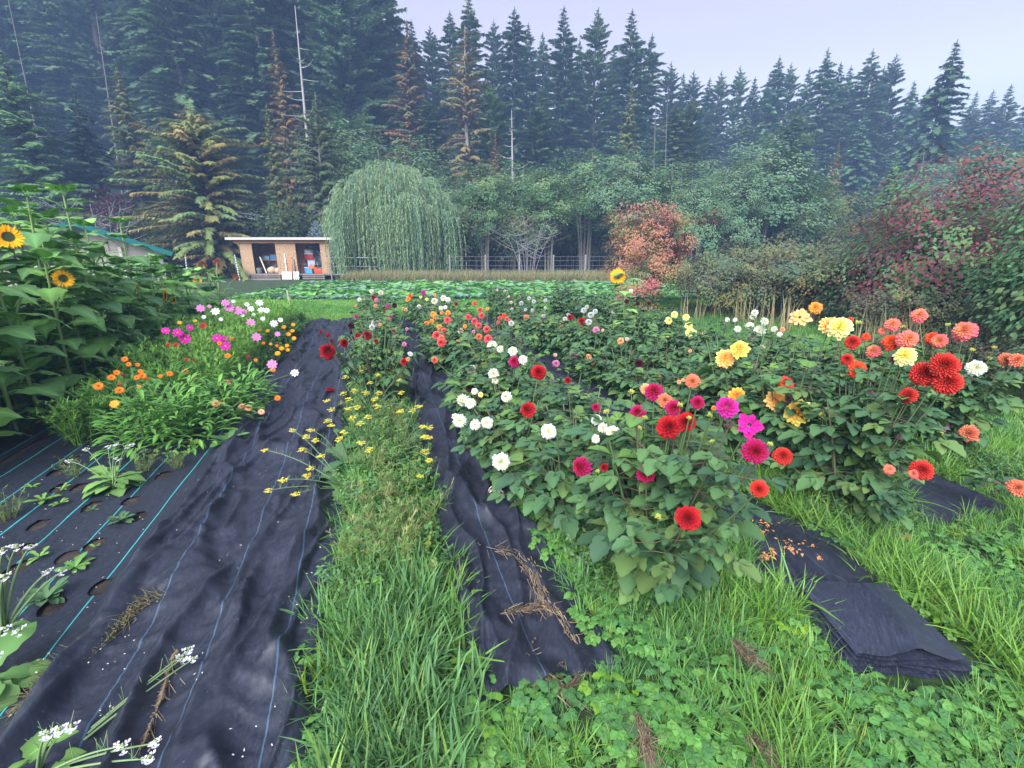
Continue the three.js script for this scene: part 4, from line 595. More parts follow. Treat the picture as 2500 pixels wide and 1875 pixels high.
from(1660, 420, .3797, [[770, 935, 132, 'ps'], [870, 872, 82, 'or'], [965, 985, 130, 'yp'], [1025, 1000, 150, 'py'], [1540, 920, 96, 'pc', 3], [1365, 980, 90, 'pc', 3], [1300, 1023, 46, 'pc', 3], [1825, 1020, 132, 'pc', 3], [1093, 950, 42, 'ro'], [1195, 1058, 52, 'ro'], [545, 960, 56, 'ws', 3], [450, 990, 56, 'ws', 3], [480, 905, 46, 'wh', 3], [470, 930, 40, 'wh', 3], [372, 1010, 46, 'ws', 3], [510, 1020, 80, 'ws', 3], [605, 1010, 42, 'ws', 3], [465, 1060, 70, 'ws', 3], [525, 1140, 60, 'ws', 3], [485, 1225, 62, 'ws', 3], [360, 1245, 60, 'ws', 3], [305, 950, 32, 'wd', 3], [355, 950, 30, 'wd', 3], [38, 933, 46, 'py', 3], [58, 988, 52, 'py', 3], [70, 1035, 72, 'py', 3], [145, 1050, 40, 'lp', 3], [640, 1043, 34, 'wh', 3], [660, 1012, 32, 'pe', 3], [1150, 975, 42, 'bd', 3], [1440, 1000, 34, 'bd', 3], [1720, 985, 30, 'bd', 3], [80, 1345, 92, 'sa', 1]], 2);
from(2470, 1185, 1, [[22, 5, 36, 'sa', 3]]);
const ROWV = [0, 1.32, 3.15, 4.95];
// stand each bloom in its row: along its line of sight where that crosses the row, at a height that a dahlia has
const dahlias = [];
for (const [px, py, w, k, row] of seenBlooms) {
  const r = ray(px, py); let best = null;
  for (let h = .32; h < 1.36; h += .02) { const t = (h - EYE) / r[1]; if (t < 0 || t > 17) continue; const [u, v] = toUV(r[0] * t, r[2] * t), dv = v - ROWV[row], c = ((h - (row ? .98 : .85)) / .3) ** 2 + (dv / (row === 1 ? .26 : .3)) ** 2 + (u > 12.6 ? ((u - 12.6) * 2) ** 2 : 0); if (!best || c < best.c) best = { c, h, t, u, v }; }
  if (best) best.t -= row && best.t < 6 ? .13 : .05;
  if (best) dahlias.push({ p: [r[0] * best.t, EYE + r[1] * best.t, r[2] * best.t], u: best.u, v: best.v, row, k, s: Math.min(w, 82) * best.t / FOCAL * 1.04 });
}
// plants along each row; every bloom belongs to the nearest one
const spots = [];
const rowSpan = [[6.2, 12.6, .62], [2.15, 12.6, .60], [2.35, 12.8, .60], [3.0, 12.8, .66]];
rowSpan.forEach(([a, b, st], row) => { for (let u = a; u < b; u += st * R(.9, 1.1)) spots.push({ u, v: ROWV[row] + gauss() * .14 + (row === 1 && u < 2.6 ? .12 : 0), row, f: [] }); if (row) for (let u = a + .8; u < b; u += st * 1.5) spots.push({ u, v: ROWV[row] + (rnd() < .5 ? -1 : 1) * R(.2, .34), row, f: [] }); });
for (const d of dahlias) { let b = null, bd = 1e9; for (const s of spots) if (s.row === d.row) { const q = Math.hypot(s.u - d.u, (s.v - d.v) * .8); if (q < bd) { bd = q; b = s; } } b.f.push(d); }
const KIND = { rb: 'red ball', co: 'coral', pc: 'coral pink', sa: 'salmon', or: 'orange', ro: 'orange red', cr: 'dark crimson', rd: 'deep red', mc: 'magenta crimson', ms: 'bright magenta', mp: 'purple magenta', pk: 'pink', lp: 'pale pink', pe: 'peach', wh: 'white', wb: 'white', ws: 'spiky white', wd: 'white', yl: 'yellow', yp: 'peach yellow', yo: 'golden', py: 'pale yellow', ps: 'peach', bk: 'near black', sp: 'faded', bd: 'budding' };
const NUM = ['no', 'one', 'two', 'three', 'four', 'five', 'six', 'seven', 'eight', 'nine', 'ten'], ORD = ['first', 'second', 'third', 'fourth', 'fifth', 'sixth', 'seventh', 'eighth', 'ninth', 'tenth', 'eleventh', 'twelfth', '13th', '14th', '15th', '16th', '17th', '18th', '19th', '20th', '21st', '22nd', '23rd', '24th', '25th', '26th', '27th', '28th', '29th', '30th', '31st', '32nd', '33rd', '34th', '35th', '36th'];
const ROWNAME = ['weedy row', 'middle row', 'third row', 'outermost row'];
const order = [0, 0, 0, 0];
spots.sort((a, b) => a.u - b.u);
let bloomTurn = 0;
for (const s of spots) if (s.f.length) { s.u += (s.f.reduce((a, f) => a + f.u, 0) / s.f.length - s.u) * .6; s.v += (s.f.reduce((a, f) => a + f.v, 0) / s.f.length - s.v) * .6; }
for (const s of spots) {
  const n = order[s.row]++, base = RC(s.u, s.v), near = s.u < 5.2 && s.row > 0, cnt = {};
  for (const f of s.f) cnt[KIND[f.k]] = (cnt[KIND[f.k]] || 0) + 1;
  const top = Object.entries(cnt).sort((a, b) => b[1] - a[1]).slice(0, 2), what = top.length ? 'with ' + top.map(([k, m]) => (NUM[m] || 'many') + ' ' + k).join(', ') + ' bloom' + (s.f.length > 1 ? 's' : '') : 'without open blooms';
  const T = thing('dahlia_plant', 'leafy dahlia plant ' + what + ', ' + ORD[n] + ' along ' + ROWNAME[s.row], 'dahlia plant', base, 0, 'dahlia plants in the flower rows');
  const fh = s.f.length ? Math.max(...s.f.map((f) => f.p[1])) : .98, hh = Math.min(1.08, Math.max(.6, fh - .15)) * R(.94, 1.04);
  if (near) {
    const [stems, leaves] = dahliaFrame(hh, .42, 9, 9);
    stems.forEach((p) => { const S = new MB(); S.tube(p, .011, .005, 5, pick(stemCol)); part(T, 'stem', S.geo(), stemMat); });
    leaves.forEach(([p, d, nn, sc, y], i) => orient(part(T, 'leaf', y && rnd() < .7 ? pick(dLeafYoung) : pick(dLeaf), leafMat), p, d, nn, sc * 1.18));
  } else {
    const [sg, fg] = farPlants[n % 4]; const k = hh / .78, a = part(T, 'stem', sg, stemMat), b = tag(part(T, 'foliage', fg, leafMat), null, null, null, 'stuff'); for (const m of [a, b]) { m.rotation.y = n * 1.9; m.scale.set(1, k, 1); }
  }
  for (const f of s.f) {
    const p = sub(f.p, base), bud = f.k === 'bd', face = unit(add(add(unit([-f.p[0], .25, -f.p[2]]), [0, R(.15, .6), 0]), [gauss() * .8, gauss() * .35, gauss() * .8]));
    const m = part(T, bud ? 'bud' : 'bloom', bloomOf(f.k, bloomTurn++), petalMat, F[f.k][0]); orient(m, p, bud ? unit(add(face, [0, 1.2, 0])) : face, Math.abs(face[1]) > .9 ? FX : UP, f.s); m.rotateX(R(0, 6.28));
    if (near) for (let i = 0; i < 3; i++) { const k = R(.45, .88), a = R(0, 6.28); for (const sg of [0, Math.PI]) orient(part(T, 'leaf', pick(dLeaf), leafMat), [p[0] * (.45 + k * .5), p[1] * k, p[2] * (.45 + k * .5)], unit([Math.cos(a + sg), R(-.1, .4), Math.sin(a + sg)]), unit([gauss() * .3, 1, gauss() * .3]), R(.13, .22)); }
    const S = new MB(), q = add(p, face, -f.s * .06), from2 = [p[0] * .45, Math.min(hh * .55, p[1] * .5), p[2] * .45]; S.tube(curve(from2, [p[0] * .8, p[1] * .75, p[2] * .8], q, 7), .0048, .0034, 5, pick(stemCol)); part(T, 'flower_stem', S.geo(), stemMat);
  }
}
// ---------------------------------------------------------------- sunflowers
reseed(31);
// along its line of sight to where it meets row v at a fitting height
function sight(px, py, v0, h0, dv = .25, dh = .25, hmin = .1, hmax = 2.7) {
  const r = ray(px, py); let best = null;
  for (let h = hmin; h < hmax; h += .02) { const t = (h - EYE) / r[1]; if (t < .4 || t > 18) continue; const [u, v] = toUV(r[0] * t, r[2] * t), c = ((h - h0) / dh) ** 2 + ((v - v0) / dv) ** 2; if (!best || c < best.c) best = { c, p: [r[0] * t, h, r[2] * t], u, v, t }; }
  return best;
}
const SUNG = [[.135, .30, .085], [.11, .25, .08], [.165, .345, .09], [.09, .21, .08]];
const sunLeaf = []; for (const c of SUNG) for (let q = 0; q < 2; q++) {
  const M = new MB(), P = curve([0, 0, 0], [.2, .10, 0], [.36, .05, 0], 4); M.tube(P, .014, .010, 4, mul(c, 1.25));
  const pr = [.4, 1, 1.02, .86, .66, .4, .18, 0], k = pr.length, dr = R(.35, .75), rib = mul(c, 1.5); let prev = null;
  for (let i = 0; i < k; i++) { const t = i / (k - 1), w = pr[i] * .34, x = .33 + .68 * t * (1 - .12 * dr * t), y = .06 - dr * .62 * t * t, wav = .025 * Math.sin(t * 17 + q), back = t === 0 ? -.05 : 0; const row = [M.v([x + back * 1.5, y + .05 * w + wav - .10 * w, -w], tone(c, .05)), M.v([x + back * .4, y + .07 * w, -w * .5], c), M.v([x, y - .012, 0], rib), M.v([x + back * .4, y + .07 * w, w * .5], c), M.v([x + back * 1.5, y + .05 * w - wav - .10 * w, w], tone(c, .05))]; if (prev) for (let j = 0; j < 4; j++) M.q(prev[j], prev[j + 1], row[j + 1], row[j]); prev = row; }
  sunLeaf.push(M.geo());
}
function sunHead(petal, disc, n = 30) {
  const A = new MB(), D = new MB(); for (let i = 0; i < n * 2; i++) { const a = i / n * 6.283 + gauss() * .1, d = unit([.12 + gauss() * .18, Math.cos(a), Math.sin(a)]), o = [i < n ? .02 : .0, Math.cos(a) * .2, Math.sin(a) * .2]; A.leaf(o, d, unit([1, gauss() * .2, gauss() * .2]), R(.26, .34), R(.085, .115), tone(petal, .1, .03), { prof: [.6, 1, .85, 0], droop: R(-.3, .3), fold: .2 }); }
  for (let i = 0; i < 150; i++) { const a = i * 2.39996, r = .25 * Math.sqrt(i / 150); D.blob([.05 - r * r * .5, r * Math.cos(a), r * Math.sin(a)], .016, tone(i > 95 ? disc : mul(disc, .7), .3)); }
  const bk = new MB(); const rim = []; const ce = bk.v([-.09, 0, 0], SUNG[0]); for (let i = 0; i < 20; i++) { const a = i / 20 * 6.283; rim.push(bk.v([.0, Math.cos(a) * .24, Math.sin(a) * .24], SUNG[0])); } for (let i = 0; i < 20; i++) { bk.t(ce, rim[i], rim[(i + 1) % 20]); const a = i / 20 * 6.283; bk.kite([-.02, Math.cos(a) * .2, Math.sin(a) * .2], unit([-.4, Math.cos(a), Math.sin(a)]), [0, -Math.sin(a), Math.cos(a)], .16, .07, SUNG[2]); }
  return [A.geo(), D.geo(), bk.geo()];
}
const headY = sunHead([.85, .44, .01], [.05, .022, .010]), headD = sunHead([.16, .022, .012], [.03, .012, .010]), headO = sunHead([.75, .27, .02], [.03, .012, .012]);
const heads = [[20, 578, 62, headY, .1], [88, 592, 46, headY, 1.2], [155, 680, 58, headY, .3], [405, 722, 46, headY, 1.3], [482, 684, 34, headO, .2], [495, 648, 30, headD, .1], [529, 641, 22, headD, .4], [576, 678, 20, headD, .3], [58, 711, 24, headY, 1.2], [425, 732, 20, headY, 1.1], [335, 702, 18, headY, 1.3]].map(([x, y, w, g, side]) => { const far = x > 450; const s = sight(x, y, far ? -4.4 : -3.55, far ? 1.55 : y < 640 ? 2.2 : 1.7, .3, .3); return { ...s, size: Math.min(.24, w * s.t / FOCAL) * .82, g, side }; });
{
  const ps = []; for (const [x, y] of [[30, 480], [146, 476], [290, 552], [110, 545], [215, 560], [385, 640]]) { const s = sight(x, y, -3.95, x > 250 ? 2.15 : 2.45, .35, .3); ps.push({ u: s.u, v: s.v, h: s.p[1], tall: true }); }
  for (const [u, v, h] of [[6.3, -4.9, 2.45], [6.8, -5.4, 2.4], [7.4, -5.1, 2.5], [8.0, -5.6, 2.45], [8.6, -5.2, 2.3], [9.2, -5.7, 2.3], [7.0, -4.5, 2.35], [8.9, -4.7, 2.2], [5.6, -4.1, 2.3], [6.0, -4.6, 2.35], [7.6, -4.2, 2.2], [8.3, -4.3, 2.15]]) ps.push({ u, v, h, tall: true });
  for (let u = 4.3; u < 13.4; u += .50) for (const v of [-3.72, -4.35, -4.95]) if (v > -4.8 || u > 5) ps.push({ u: u + gauss() * .15, v: v + gauss() * .13, h: (u < 8 ? R(1.85, 2.4) : u < 10.5 ? R(1.4, 1.9) : R(1.05, 1.55)) * (v === -3.72 ? .88 : 1), tall: false });
  ps.forEach((s) => (s.f = [])); for (const hd of heads) { let b = null, bd = 1e9; for (const s of ps) { const q = Math.hypot(s.u - hd.u, s.v - hd.v - .1); if (q < bd) { bd = q; b = s; } } b.f.push(hd); }
  ps.sort((a, b) => a.u - b.u);
  ps.forEach((s, n) => {
    const base = RC(s.u, s.v), lx = gauss() * .12, lz = gauss() * .12, T = thing('sunflower_plant', s.f.length ? 'sunflower plant bearing ' + (s.f[0].g === headY ? 'a yellow' : s.f[0].g === headO ? 'an orange' : 'a dark red') + ' flower head, ' + ORD[Math.min(35, n)] + ' along the sunflower row' : s.tall ? 'tall sunflower plant with a leafy unopened top, ' + ORD[Math.min(35, n)] + ' along the sunflower row' : 'leafy sunflower plant without a flower in the dense sunflower row', 'sunflower', base, 0, 'sunflowers in the row left of the garden');
    const S = new MB(), pts = curve([0, -.02, 0], [lx * .3, s.h * .5, lz * .3], [lx, s.h, lz], 10); S.tube(pts, .02, .011, 7, [.16, .24, .08], [.2, .3, .1]); part(T, 'stem', S.geo(), stemMat);
    const nl = Math.round(s.h * 11.5); for (let i = 0; i < nl; i++) { const t = .08 + .9 * i / nl, P = pts[Math.round(t * 10)], a = i * 2.4 + n, up = t > .85 ? R(.3, 1) : R(-.15, .35), y = P[1] + (t * 10 - Math.round(t * 10)) * s.h / 10, L = (t > .88 ? R(.24, .40) : R(.36, .56)) * (t < .15 ? .8 : 1); orient(part(T, 'leaf', pick(sunLeaf), leafMat), [P[0], y, P[2]], unit([Math.cos(a), up, Math.sin(a)]), unit([-Math.cos(a) * up + gauss() * .25, 1, -Math.sin(a) * up + gauss() * .25]), L); }
    for (let i = 0; i < 7; i++) { const a = i * 2.4; orient(part(T, 'leaf', pick(sunLeaf), leafMat), pts[10], unit([Math.cos(a), R(.6, 1.4), Math.sin(a)]), unit([-Math.cos(a), .8, -Math.sin(a)]), R(.18, .3)); }
    for (const f of s.f) { const p = sub(f.p, base), toward = Math.atan2(-f.p[2], -f.p[0]) + f.side, face = unit([Math.cos(toward), .12, Math.sin(toward)]), H = new THREE.Group(); H.name = 'flower_head'; T.add(H); orient(H, p, face, UP, f.size / .9); part(H, 'ray_petals', f.g[0], petalMat); part(H, 'seed_disc', f.g[1], dullLeafMat); part(H, 'sepals', f.g[2], leafMat); const B = new MB(), q = add(p, face, -f.size * .1); B.tube(curve([pts[5][0], Math.min(pts[6][1], p[1] * .7), pts[5][2]], [p[0] * .6, p[1] * .95, p[2] * .6], q, 6), .013, .010, 6, [.16, .24, .08]); part(T, 'flower_stem', B.geo(), stemMat); }
  });
  const lone = sight(1508, 674, 4.9, 1.6, 3, .5), far = thing('sunflower_plant', 'lone thin sunflower with a yellow head in front of the orange shrub', 'sunflower', [lone.p[0] + .15, 0, lone.p[2]]); { const S = new MB(), p = [-.15, lone.p[1], 0]; S.tube(curve([0, 0, 0], [.05, 1, 0], p, 8), .012, .008, 6, [.12, .18, .07]); part(far, 'stem', S.geo(), stemMat); for (let i = 0; i < 10; i++) { const a = i * 2.4; orient(part(far, 'leaf', pick(sunLeaf), leafMat), [0, .5 + i * .1, 0], unit([Math.cos(a), .2, Math.sin(a)]), UP, .3); } const H = new THREE.Group(); H.name = 'flower_head'; far.add(H); orient(H, p, unit([-lone.p[0], .3, -lone.p[2]]), UP, .22 / .9 * 1.05); part(H, 'ray_petals', headY[0], petalMat); part(H, 'seed_disc', headY[1], dullLeafMat); }
}
// ---------------------------------------------------------------- calendula, cosmos and marigold bed
reseed(37);
const daisy = (n, L, W, c, eye, er, cup = .2, rows = 1) => { const M = new MB(); for (let r = 0; r < rows; r++) for (let i = 0; i < n; i++) { const a = (i + r * .5) / n * 6.283 + gauss() * .05, d = unit([.10 + r * .35 + gauss() * .08, Math.cos(a), Math.sin(a)]); M.leaf([.02, Math.cos(a) * er * .6, Math.sin(a) * er * .6], d, [1, 0, 0], L * (1 - r * .2), W, tone(c, .08, .03), { prof: [.35, .8, 1, .8, .35], fold: cup, droop: R(0, .3) }); } for (let i = 0; i < 14; i++) { const a = i * 2.4, r = er * Math.sqrt(i / 14); M.blob([.04, r * Math.cos(a), r * Math.sin(a)], er * .3, tone(eye, .2)); } return M.geo(); };
const G = { o: ['orange flower', daisy(18, .42, .10, [.80, .20, .015], [.35, .08, .01], .13, .2, 2)], l: ['golden orange flower', daisy(16, .42, .11, [.85, .38, .04], [.8, .5, .1], .12, .2, 2)], p: ['peach flower', daisy(18, .42, .10, [.80, .38, .24], [.45, .16, .08], .13, .2, 2)], r: ['rusty red flower head', daisy(12, .38, .14, [.42, .07, .03], [.2, .05, .02], .2, .6, 2)], k: ['pink cosmos flower', daisy(8, .46, .27, [.64, .20, .52], [.75, .5, .05], .08)], m: ['magenta cosmos flower', daisy(8, .46, .27, [.56, .02, .32], [.8, .55, .06], .08)], w: ['white cosmos flower', daisy(8, .46, .25, [.80, .81, .82], [.75, .55, .06], .07)], d: ['maroon flower', daisy(8, .46, .25, [.14, .006, .05], [.4, .2, .03], .08)], y: ['yellow orange marigold flower', daisy(10, .4, .2, [.85, .34, .01], [.8, .42, .02], .16, .2, 2)] };
const lanceLeaf = [[.075, .205, .045], [.095, .245, .05], [.06, .17, .045], [.12, .27, .06]].map((c) => { const M = new MB(); M.leaf([0, 0, 0], [1, 0, 0], [0, 1, 0], 1, .2, c, { prof: [.22, .45, .8, 1, .95, .6, 0], droop: .55, fold: .2 }); return M.geo(); });
const bedBlooms = []; const bed = (list, v, h) => { for (const [x, y, w, k] of list) { const s = sight(x * .3797, 470 + y * .3797, v, h, .3, .18, .12, 1.3); if (s) bedBlooms.push({ ...s, k, size: Math.max(22, w) * .3797 * s.t / FOCAL }); } };
bed([[803, 1072, 40, 'o'], [828, 1105, 34, 'o'], [752, 1158, 40, 'o'], [718, 1190, 48, 'o'], [635, 1245, 58, 'o'], [770, 1272, 56, 'o'], [738, 1360, 58, 'l'], [885, 1108, 30, 'o'], [905, 1150, 32, 'o'], [880, 1190, 36, 'o'], [915, 1180, 50, 'o'], [950, 1195, 26, 'o'], [1030, 1182, 30, 'o'], [1092, 1166, 40, 'o'], [770, 1230, 24, 'r'], [895, 1247, 24, 'o'], [790, 1175, 24, 'r'], [1190, 1150, 40, 'r'], [1250, 1080, 28, 'r'], [1200, 1075, 30, 'r'], [1255, 1195, 22, 'r'], [1400, 1070, 22, 'p'], [1472, 1220, 36, 'p'], [1445, 1215, 26, 'r'], [1530, 1265, 26, 'r'], [1387, 1355, 54, 'p'], [1424, 1350, 40, 'o'], [1555, 1375, 42, 'p'], [1597, 1385, 50, 'p'], [1680, 1410, 42, 'p'], [1785, 1322, 40, 'o'], [1410, 1235, 26, 'p']], -2.0, .42);
bed([[1290, 745, 52, 'k'], [1450, 710, 50, 'k'], [1475, 740, 58, 'k'], [1530, 760, 58, 'k'], [1568, 768, 42, 'k'], [1612, 835, 54, 'k'], [1650, 930, 58, 'k'], [1785, 910, 36, 'k'], [1750, 1105, 64, 'k'], [1348, 732, 24, 'k'], [1385, 765, 52, 'w'], [1612, 748, 40, 'w'], [1668, 710, 46, 'w'], [1680, 757, 42, 'w'], [1715, 758, 38, 'w'], [1588, 720, 30, 'w'], [1760, 843, 48, 'w'], [1803, 820, 32, 'w'], [1690, 812, 32, 'w'], [1420, 815, 26, 'w'], [1895, 1160, 50, 'w'], [1310, 800, 26, 'w'], [1500, 700, 24, 'w'], [1560, 790, 24, 'w'], [1630, 785, 22, 'w'], [1065, 888, 50, 'm'], [1220, 868, 44, 'm'], [1142, 902, 60, 'm'], [1190, 940, 70, 'm'], [1395, 937, 62, 'm'], [1440, 945, 58, 'm'], [1450, 987, 62, 'm'], [1597, 1055, 30, 'd'], [1305, 858, 54, 'r'], [1085, 980, 36, 'r'], [1135, 980, 36, 'r'], [1490, 940, 28, 'o'], [1465, 1050, 40, 'o'], [1412, 970, 32, 'o']], -2.15, .75);
bed([[1825, 865, 30, 'y'], [1885, 850, 28, 'y'], [1880, 890, 28, 'y'], [1855, 912, 30, 'y'], [1890, 938, 30, 'y'], [1845, 985, 26, 'y'], [1810, 1003, 32, 'y'], [1785, 1035, 36, 'y'], [1850, 1013, 26, 'y'], [1695, 968, 24, 'o'], [1645, 1078, 26, 'o'], [1755, 1140, 36, 'o'], [1720, 890, 24, 'y'], [1155, 838, 28, 'y'], [1255, 825, 22, 'y'], [1670, 885, 22, 'o'], [1740, 975, 22, 'y'], [1780, 985, 22, 'o']], -1.72, .42);
function featherGeo(h, r, n, c) { // thread leaved foliage
  const M = new MB(), S = new MB(); for (let s = 0; s < 11; s++) { const a = R(0, 6.28), o = r * R(.1, 1), P = curve([Math.cos(a) * .06, 0, Math.sin(a) * .06], [Math.cos(a) * o * .5, h * .6, Math.sin(a) * o * .5], [Math.cos(a) * o, h * R(.6, 1.05), Math.sin(a) * o], 10); S.tube(P, .005, .002, 4, mul(c[0], .9)); for (let k = 0; k < n; k++) { const p = P[1 + Math.floor(rnd() * 10)], b = R(0, 6.28), d = unit([Math.cos(b), R(-.1, .9), Math.sin(b)]), L = R(.06, .13), cc = tone(pick(c), .15), q = add(p, d, L * .45); M.kite(p, d, square(d), L, .011, cc); for (let j = 0; j < 3; j++) { const e = unit(add(d, [R(-.8, .8), R(-.5, .7), R(-.8, .8)])); M.kite(q, e, square(e), L * .6, .008, cc); } } } return [S.geo(), M.geo()]; }
const FG = [[.155, .34, .06], [.13, .29, .055], [.19, .39, .07]];
const feather = [featherGeo(.72, .32, 26, FG), featherGeo(.62, .34, 26, FG), featherGeo(.45, .3, 24, [[.12, .27, .04], [.10, .23, .035]])];
function roundGeo(h, r, n, c, L, W) { const M = new MB(), S = new MB(); for (let s = 0; s < 10; s++) { const a = R(0, 6.28), o = r * R(.2, 1), P = curve([0, 0, 0], [Math.cos(a) * o * .6, h * .6, Math.sin(a) * o * .6], [Math.cos(a) * o, h * R(.5, 1), Math.sin(a) * o], 8); S.tube(P, .006, .003, 4, mul(c[0], .9)); for (let k = 0; k < n; k++) { const p = P[1 + Math.floor(rnd() * 8)], b = R(0, 6.28), d = unit([Math.cos(b), R(-.2, .7), Math.sin(b)]); M.leaf(p, d, unit([gauss() * .4, 1, gauss() * .4]), L * R(.6, 1.2), W * R(.8, 1.2), tone(pick(c), .14), { prof: [.3, 1, .7, 0], droop: .3 }); } } return [S.geo(), M.geo()]; }
const mari = roundGeo(.34, .25, 22, [[.05, .14, .035], [.065, .165, .04]], .08, .022);
{
  const ps = [];
  for (const [x, y] of [[395, 1065], [470, 1078], [545, 1040], [330, 1020], [430, 1000], [520, 975], [600, 1000], [350, 940], [300, 985], [290, 1050], [370, 1095], [440, 1045]]) { const g = onGround(x, y), q = toUV(g[0], g[2]); ps.push({ u: q[0], v: q[1], t: 'cal', h: R(.52, .68) }); }
  for (let u = 5.4; u < 12.6; u += .42) for (const v of [-2.9, -2.45, -2.0]) if (u > 6.1 || v < -2.6) ps.push({ u: u + gauss() * .14, v: v + gauss() * .1, t: 'cos', h: 1 });
  for (let u = 6.3; u < 12.6; u += .45) ps.push({ u, v: -1.66 + gauss() * .06, t: 'mar', h: 1 });
  ps.forEach((s) => (s.f = []));
  for (const f of bedBlooms) { const ty = f.k === 'y' ? 'mar' : 'kmwd'.includes(f.k) ? 'cos' : f.v < 9 && f.u < 6.6 ? 'cal' : 'cos'; let b = null, bd = 1e9; for (const s of ps) if (s.t === ty) { const q = Math.hypot(s.u - f.u, s.v - f.v); if (q < bd) { bd = q; b = s; } } b.f.push(f); }
  const NM = { cal: ['calendula_plant', 'calendula', 'calendula plant'], cos: ['cosmos_plant', 'cosmos', 'feathery cosmos'], mar: ['marigold_plant', 'marigold', 'low marigold'] };
  const WHAT = { o: 'orange', l: 'golden', p: 'peach', r: 'rusty red', k: 'pink', m: 'magenta', w: 'white', d: 'maroon', y: 'yellow orange' }, cn = {};
  ps.sort((a, b) => a.u - b.u);
  for (const s of ps) {
    const base = RC(s.u, s.v), cnt = {}; s.f.forEach((f) => (cnt[WHAT[f.k]] = (cnt[WHAT[f.k]] || 0) + 1)); cn[s.t] = (cn[s.t] || 0) + 1;
    const what = Object.entries(cnt).slice(0, 2).map(([k, n]) => (NUM[n] || 'many') + ' ' + k).join(', ');
    const T = thing(NM[s.t][0], NM[s.t][2] + (what ? ' with ' + what + ' flowers, ' + (ORD[cn[s.t] - 1] || 'far') + ' along left bed' : ' without flowers in the bed beside the sunflowers'), NM[s.t][1], base, 0, NM[s.t][1] + ' plants in the left bed');
    if (s.t === 'cal') { for (let i = 0; i < 240; i++) { const a = R(0, 6.28), r = .33 * Math.sqrt(rnd()), y = s.h * R(.05, .95) * (1 - r * 1.1), up = R(.1, 1.7) * (y / s.h + .35); orient(part(T, 'leaf', pick(lanceLeaf), leafMat), [Math.cos(a) * r, y, Math.sin(a) * r], unit([Math.cos(a + gauss()), up, Math.sin(a + gauss())]), unit([-Math.cos(a) * .6, 1, -Math.sin(a) * .6]), R(.11, .2)); } }
    else { const g = s.t === 'mar' ? mari : feather[s.u < 6.6 ? 2 : Math.floor(rnd() * 2)], a = part(T, 'stem', g[0], stemMat), b = tag(part(T, 'foliage', g[1], leafMat), null, null, null, 'stuff'); a.rotation.y = b.rotation.y = R(0, 6.28); const k = R(.9, 1.12); a.scale.setScalar(k); b.scale.setScalar(k); }
    for (const f of s.f) { const p = sub(f.p, base), face = unit(add(add(unit([-f.p[0], .3, -f.p[2]]), [0, 'kmwd'.includes(f.k) ? .5 : .9, 0]), [gauss() * .3, 0, gauss() * .3])); orient(part(T, 'flower', G[f.k][1], petalMat, G[f.k][0]), p, face, Math.abs(face[1]) > .95 ? FX : UP, f.size * 1.05); const S = new MB(); S.tube(curve([p[0] * .3, .1, p[2] * .3], [p[0] * .6, p[1] * .7, p[2] * .6], add(p, face, -.004), 6), .0035, .0025, 4, [.10, .17, .05]); part(T, 'flower_stem', S.geo(), stemMat); }
  }
}
// ---------------------------------------------------------------- mustard and radish gone to flower
reseed(41);
function cluster(M, p, s, c, n, bud, pk = 1) { for (let i = 0; i < n; i++) { const a = i * 2.4, r = s * Math.sqrt((i + .3) / n), o = add(p, [Math.cos(a) * r, s * R(-.25, .45) - r * .3, Math.sin(a) * r]); for (let k = 0; k < 4; k++) { const b = k * 1.57 + a, d = unit([Math.cos(b), R(.1, .6), Math.sin(b)]); M.kite(o, d, [-Math.sin(b), 0, Math.cos(b)], .013 * pk, .010 * pk, tone(c, .1, .03), .65); } } for (let i = 0; i < 6; i++) M.blob(add(p, [gauss() * s * .3, s * R(.2, .5), gauss() * s * .3]), .0045, bud); }
function flowering(name, label, cat, base, ends, { col, bud, stem, podN = 10, podL = .03, lift = .3, r = .005, leaves = 10, leafL = .3, leafW = .13, leafCol, size = .03, n = 12, name2 = 'flower_cluster' }) {
  const T = thing(name, label, cat, base);
  ends.forEach((e) => { const p = sub(e, base), L = len3(p), mid = [p[0] * .55, Math.max(p[1], .1) * .75 + lift * L * .4, p[2] * .55], pts = curve([gauss() * .03, 0, gauss() * .03], mid, p, 12), S = new MB(); S.tube(pts, r, r * .45, 5, stem); for (let k = 0; k < podN; k++) { const q = pts[5 + Math.floor(rnd() * 7)], d = unit([gauss(), .8, gauss()]); S.tube([q, add(q, d, podL * .4), add(add(q, d, podL), [0, podL * .3, 0])], .0016, .001, 3, stem); } part(T, 'stem', S.geo(), stemMat); const M = new MB(); cluster(M, p, size * R(.8, 1.2), col, n, bud, 1); part(T, name2, M.geo(), petalMat); });
  for (let i = 0; i < leaves; i++) { const a = i * 2.4 + R(0, 1), M = new MB(), up = R(.05, .9); M.leaf([0, 0, 0], [1, 0, 0], [0, 1, 0], 1, leafW / leafL, tone(pick(leafCol), .1), { prof: [.12, .25, .5, .42, .85, .8, 1, .9, .5, 0], droop: R(.4, .9), fold: .12 }); orient(part(T, 'leaf', M.geo(), leafMat), [0, R(.0, .12), 0], unit([Math.cos(a), up, Math.sin(a)]), unit([-Math.cos(a) * up, 1, -Math.sin(a) * up]), leafL * R(.65, 1.15)); }
  return T;
}
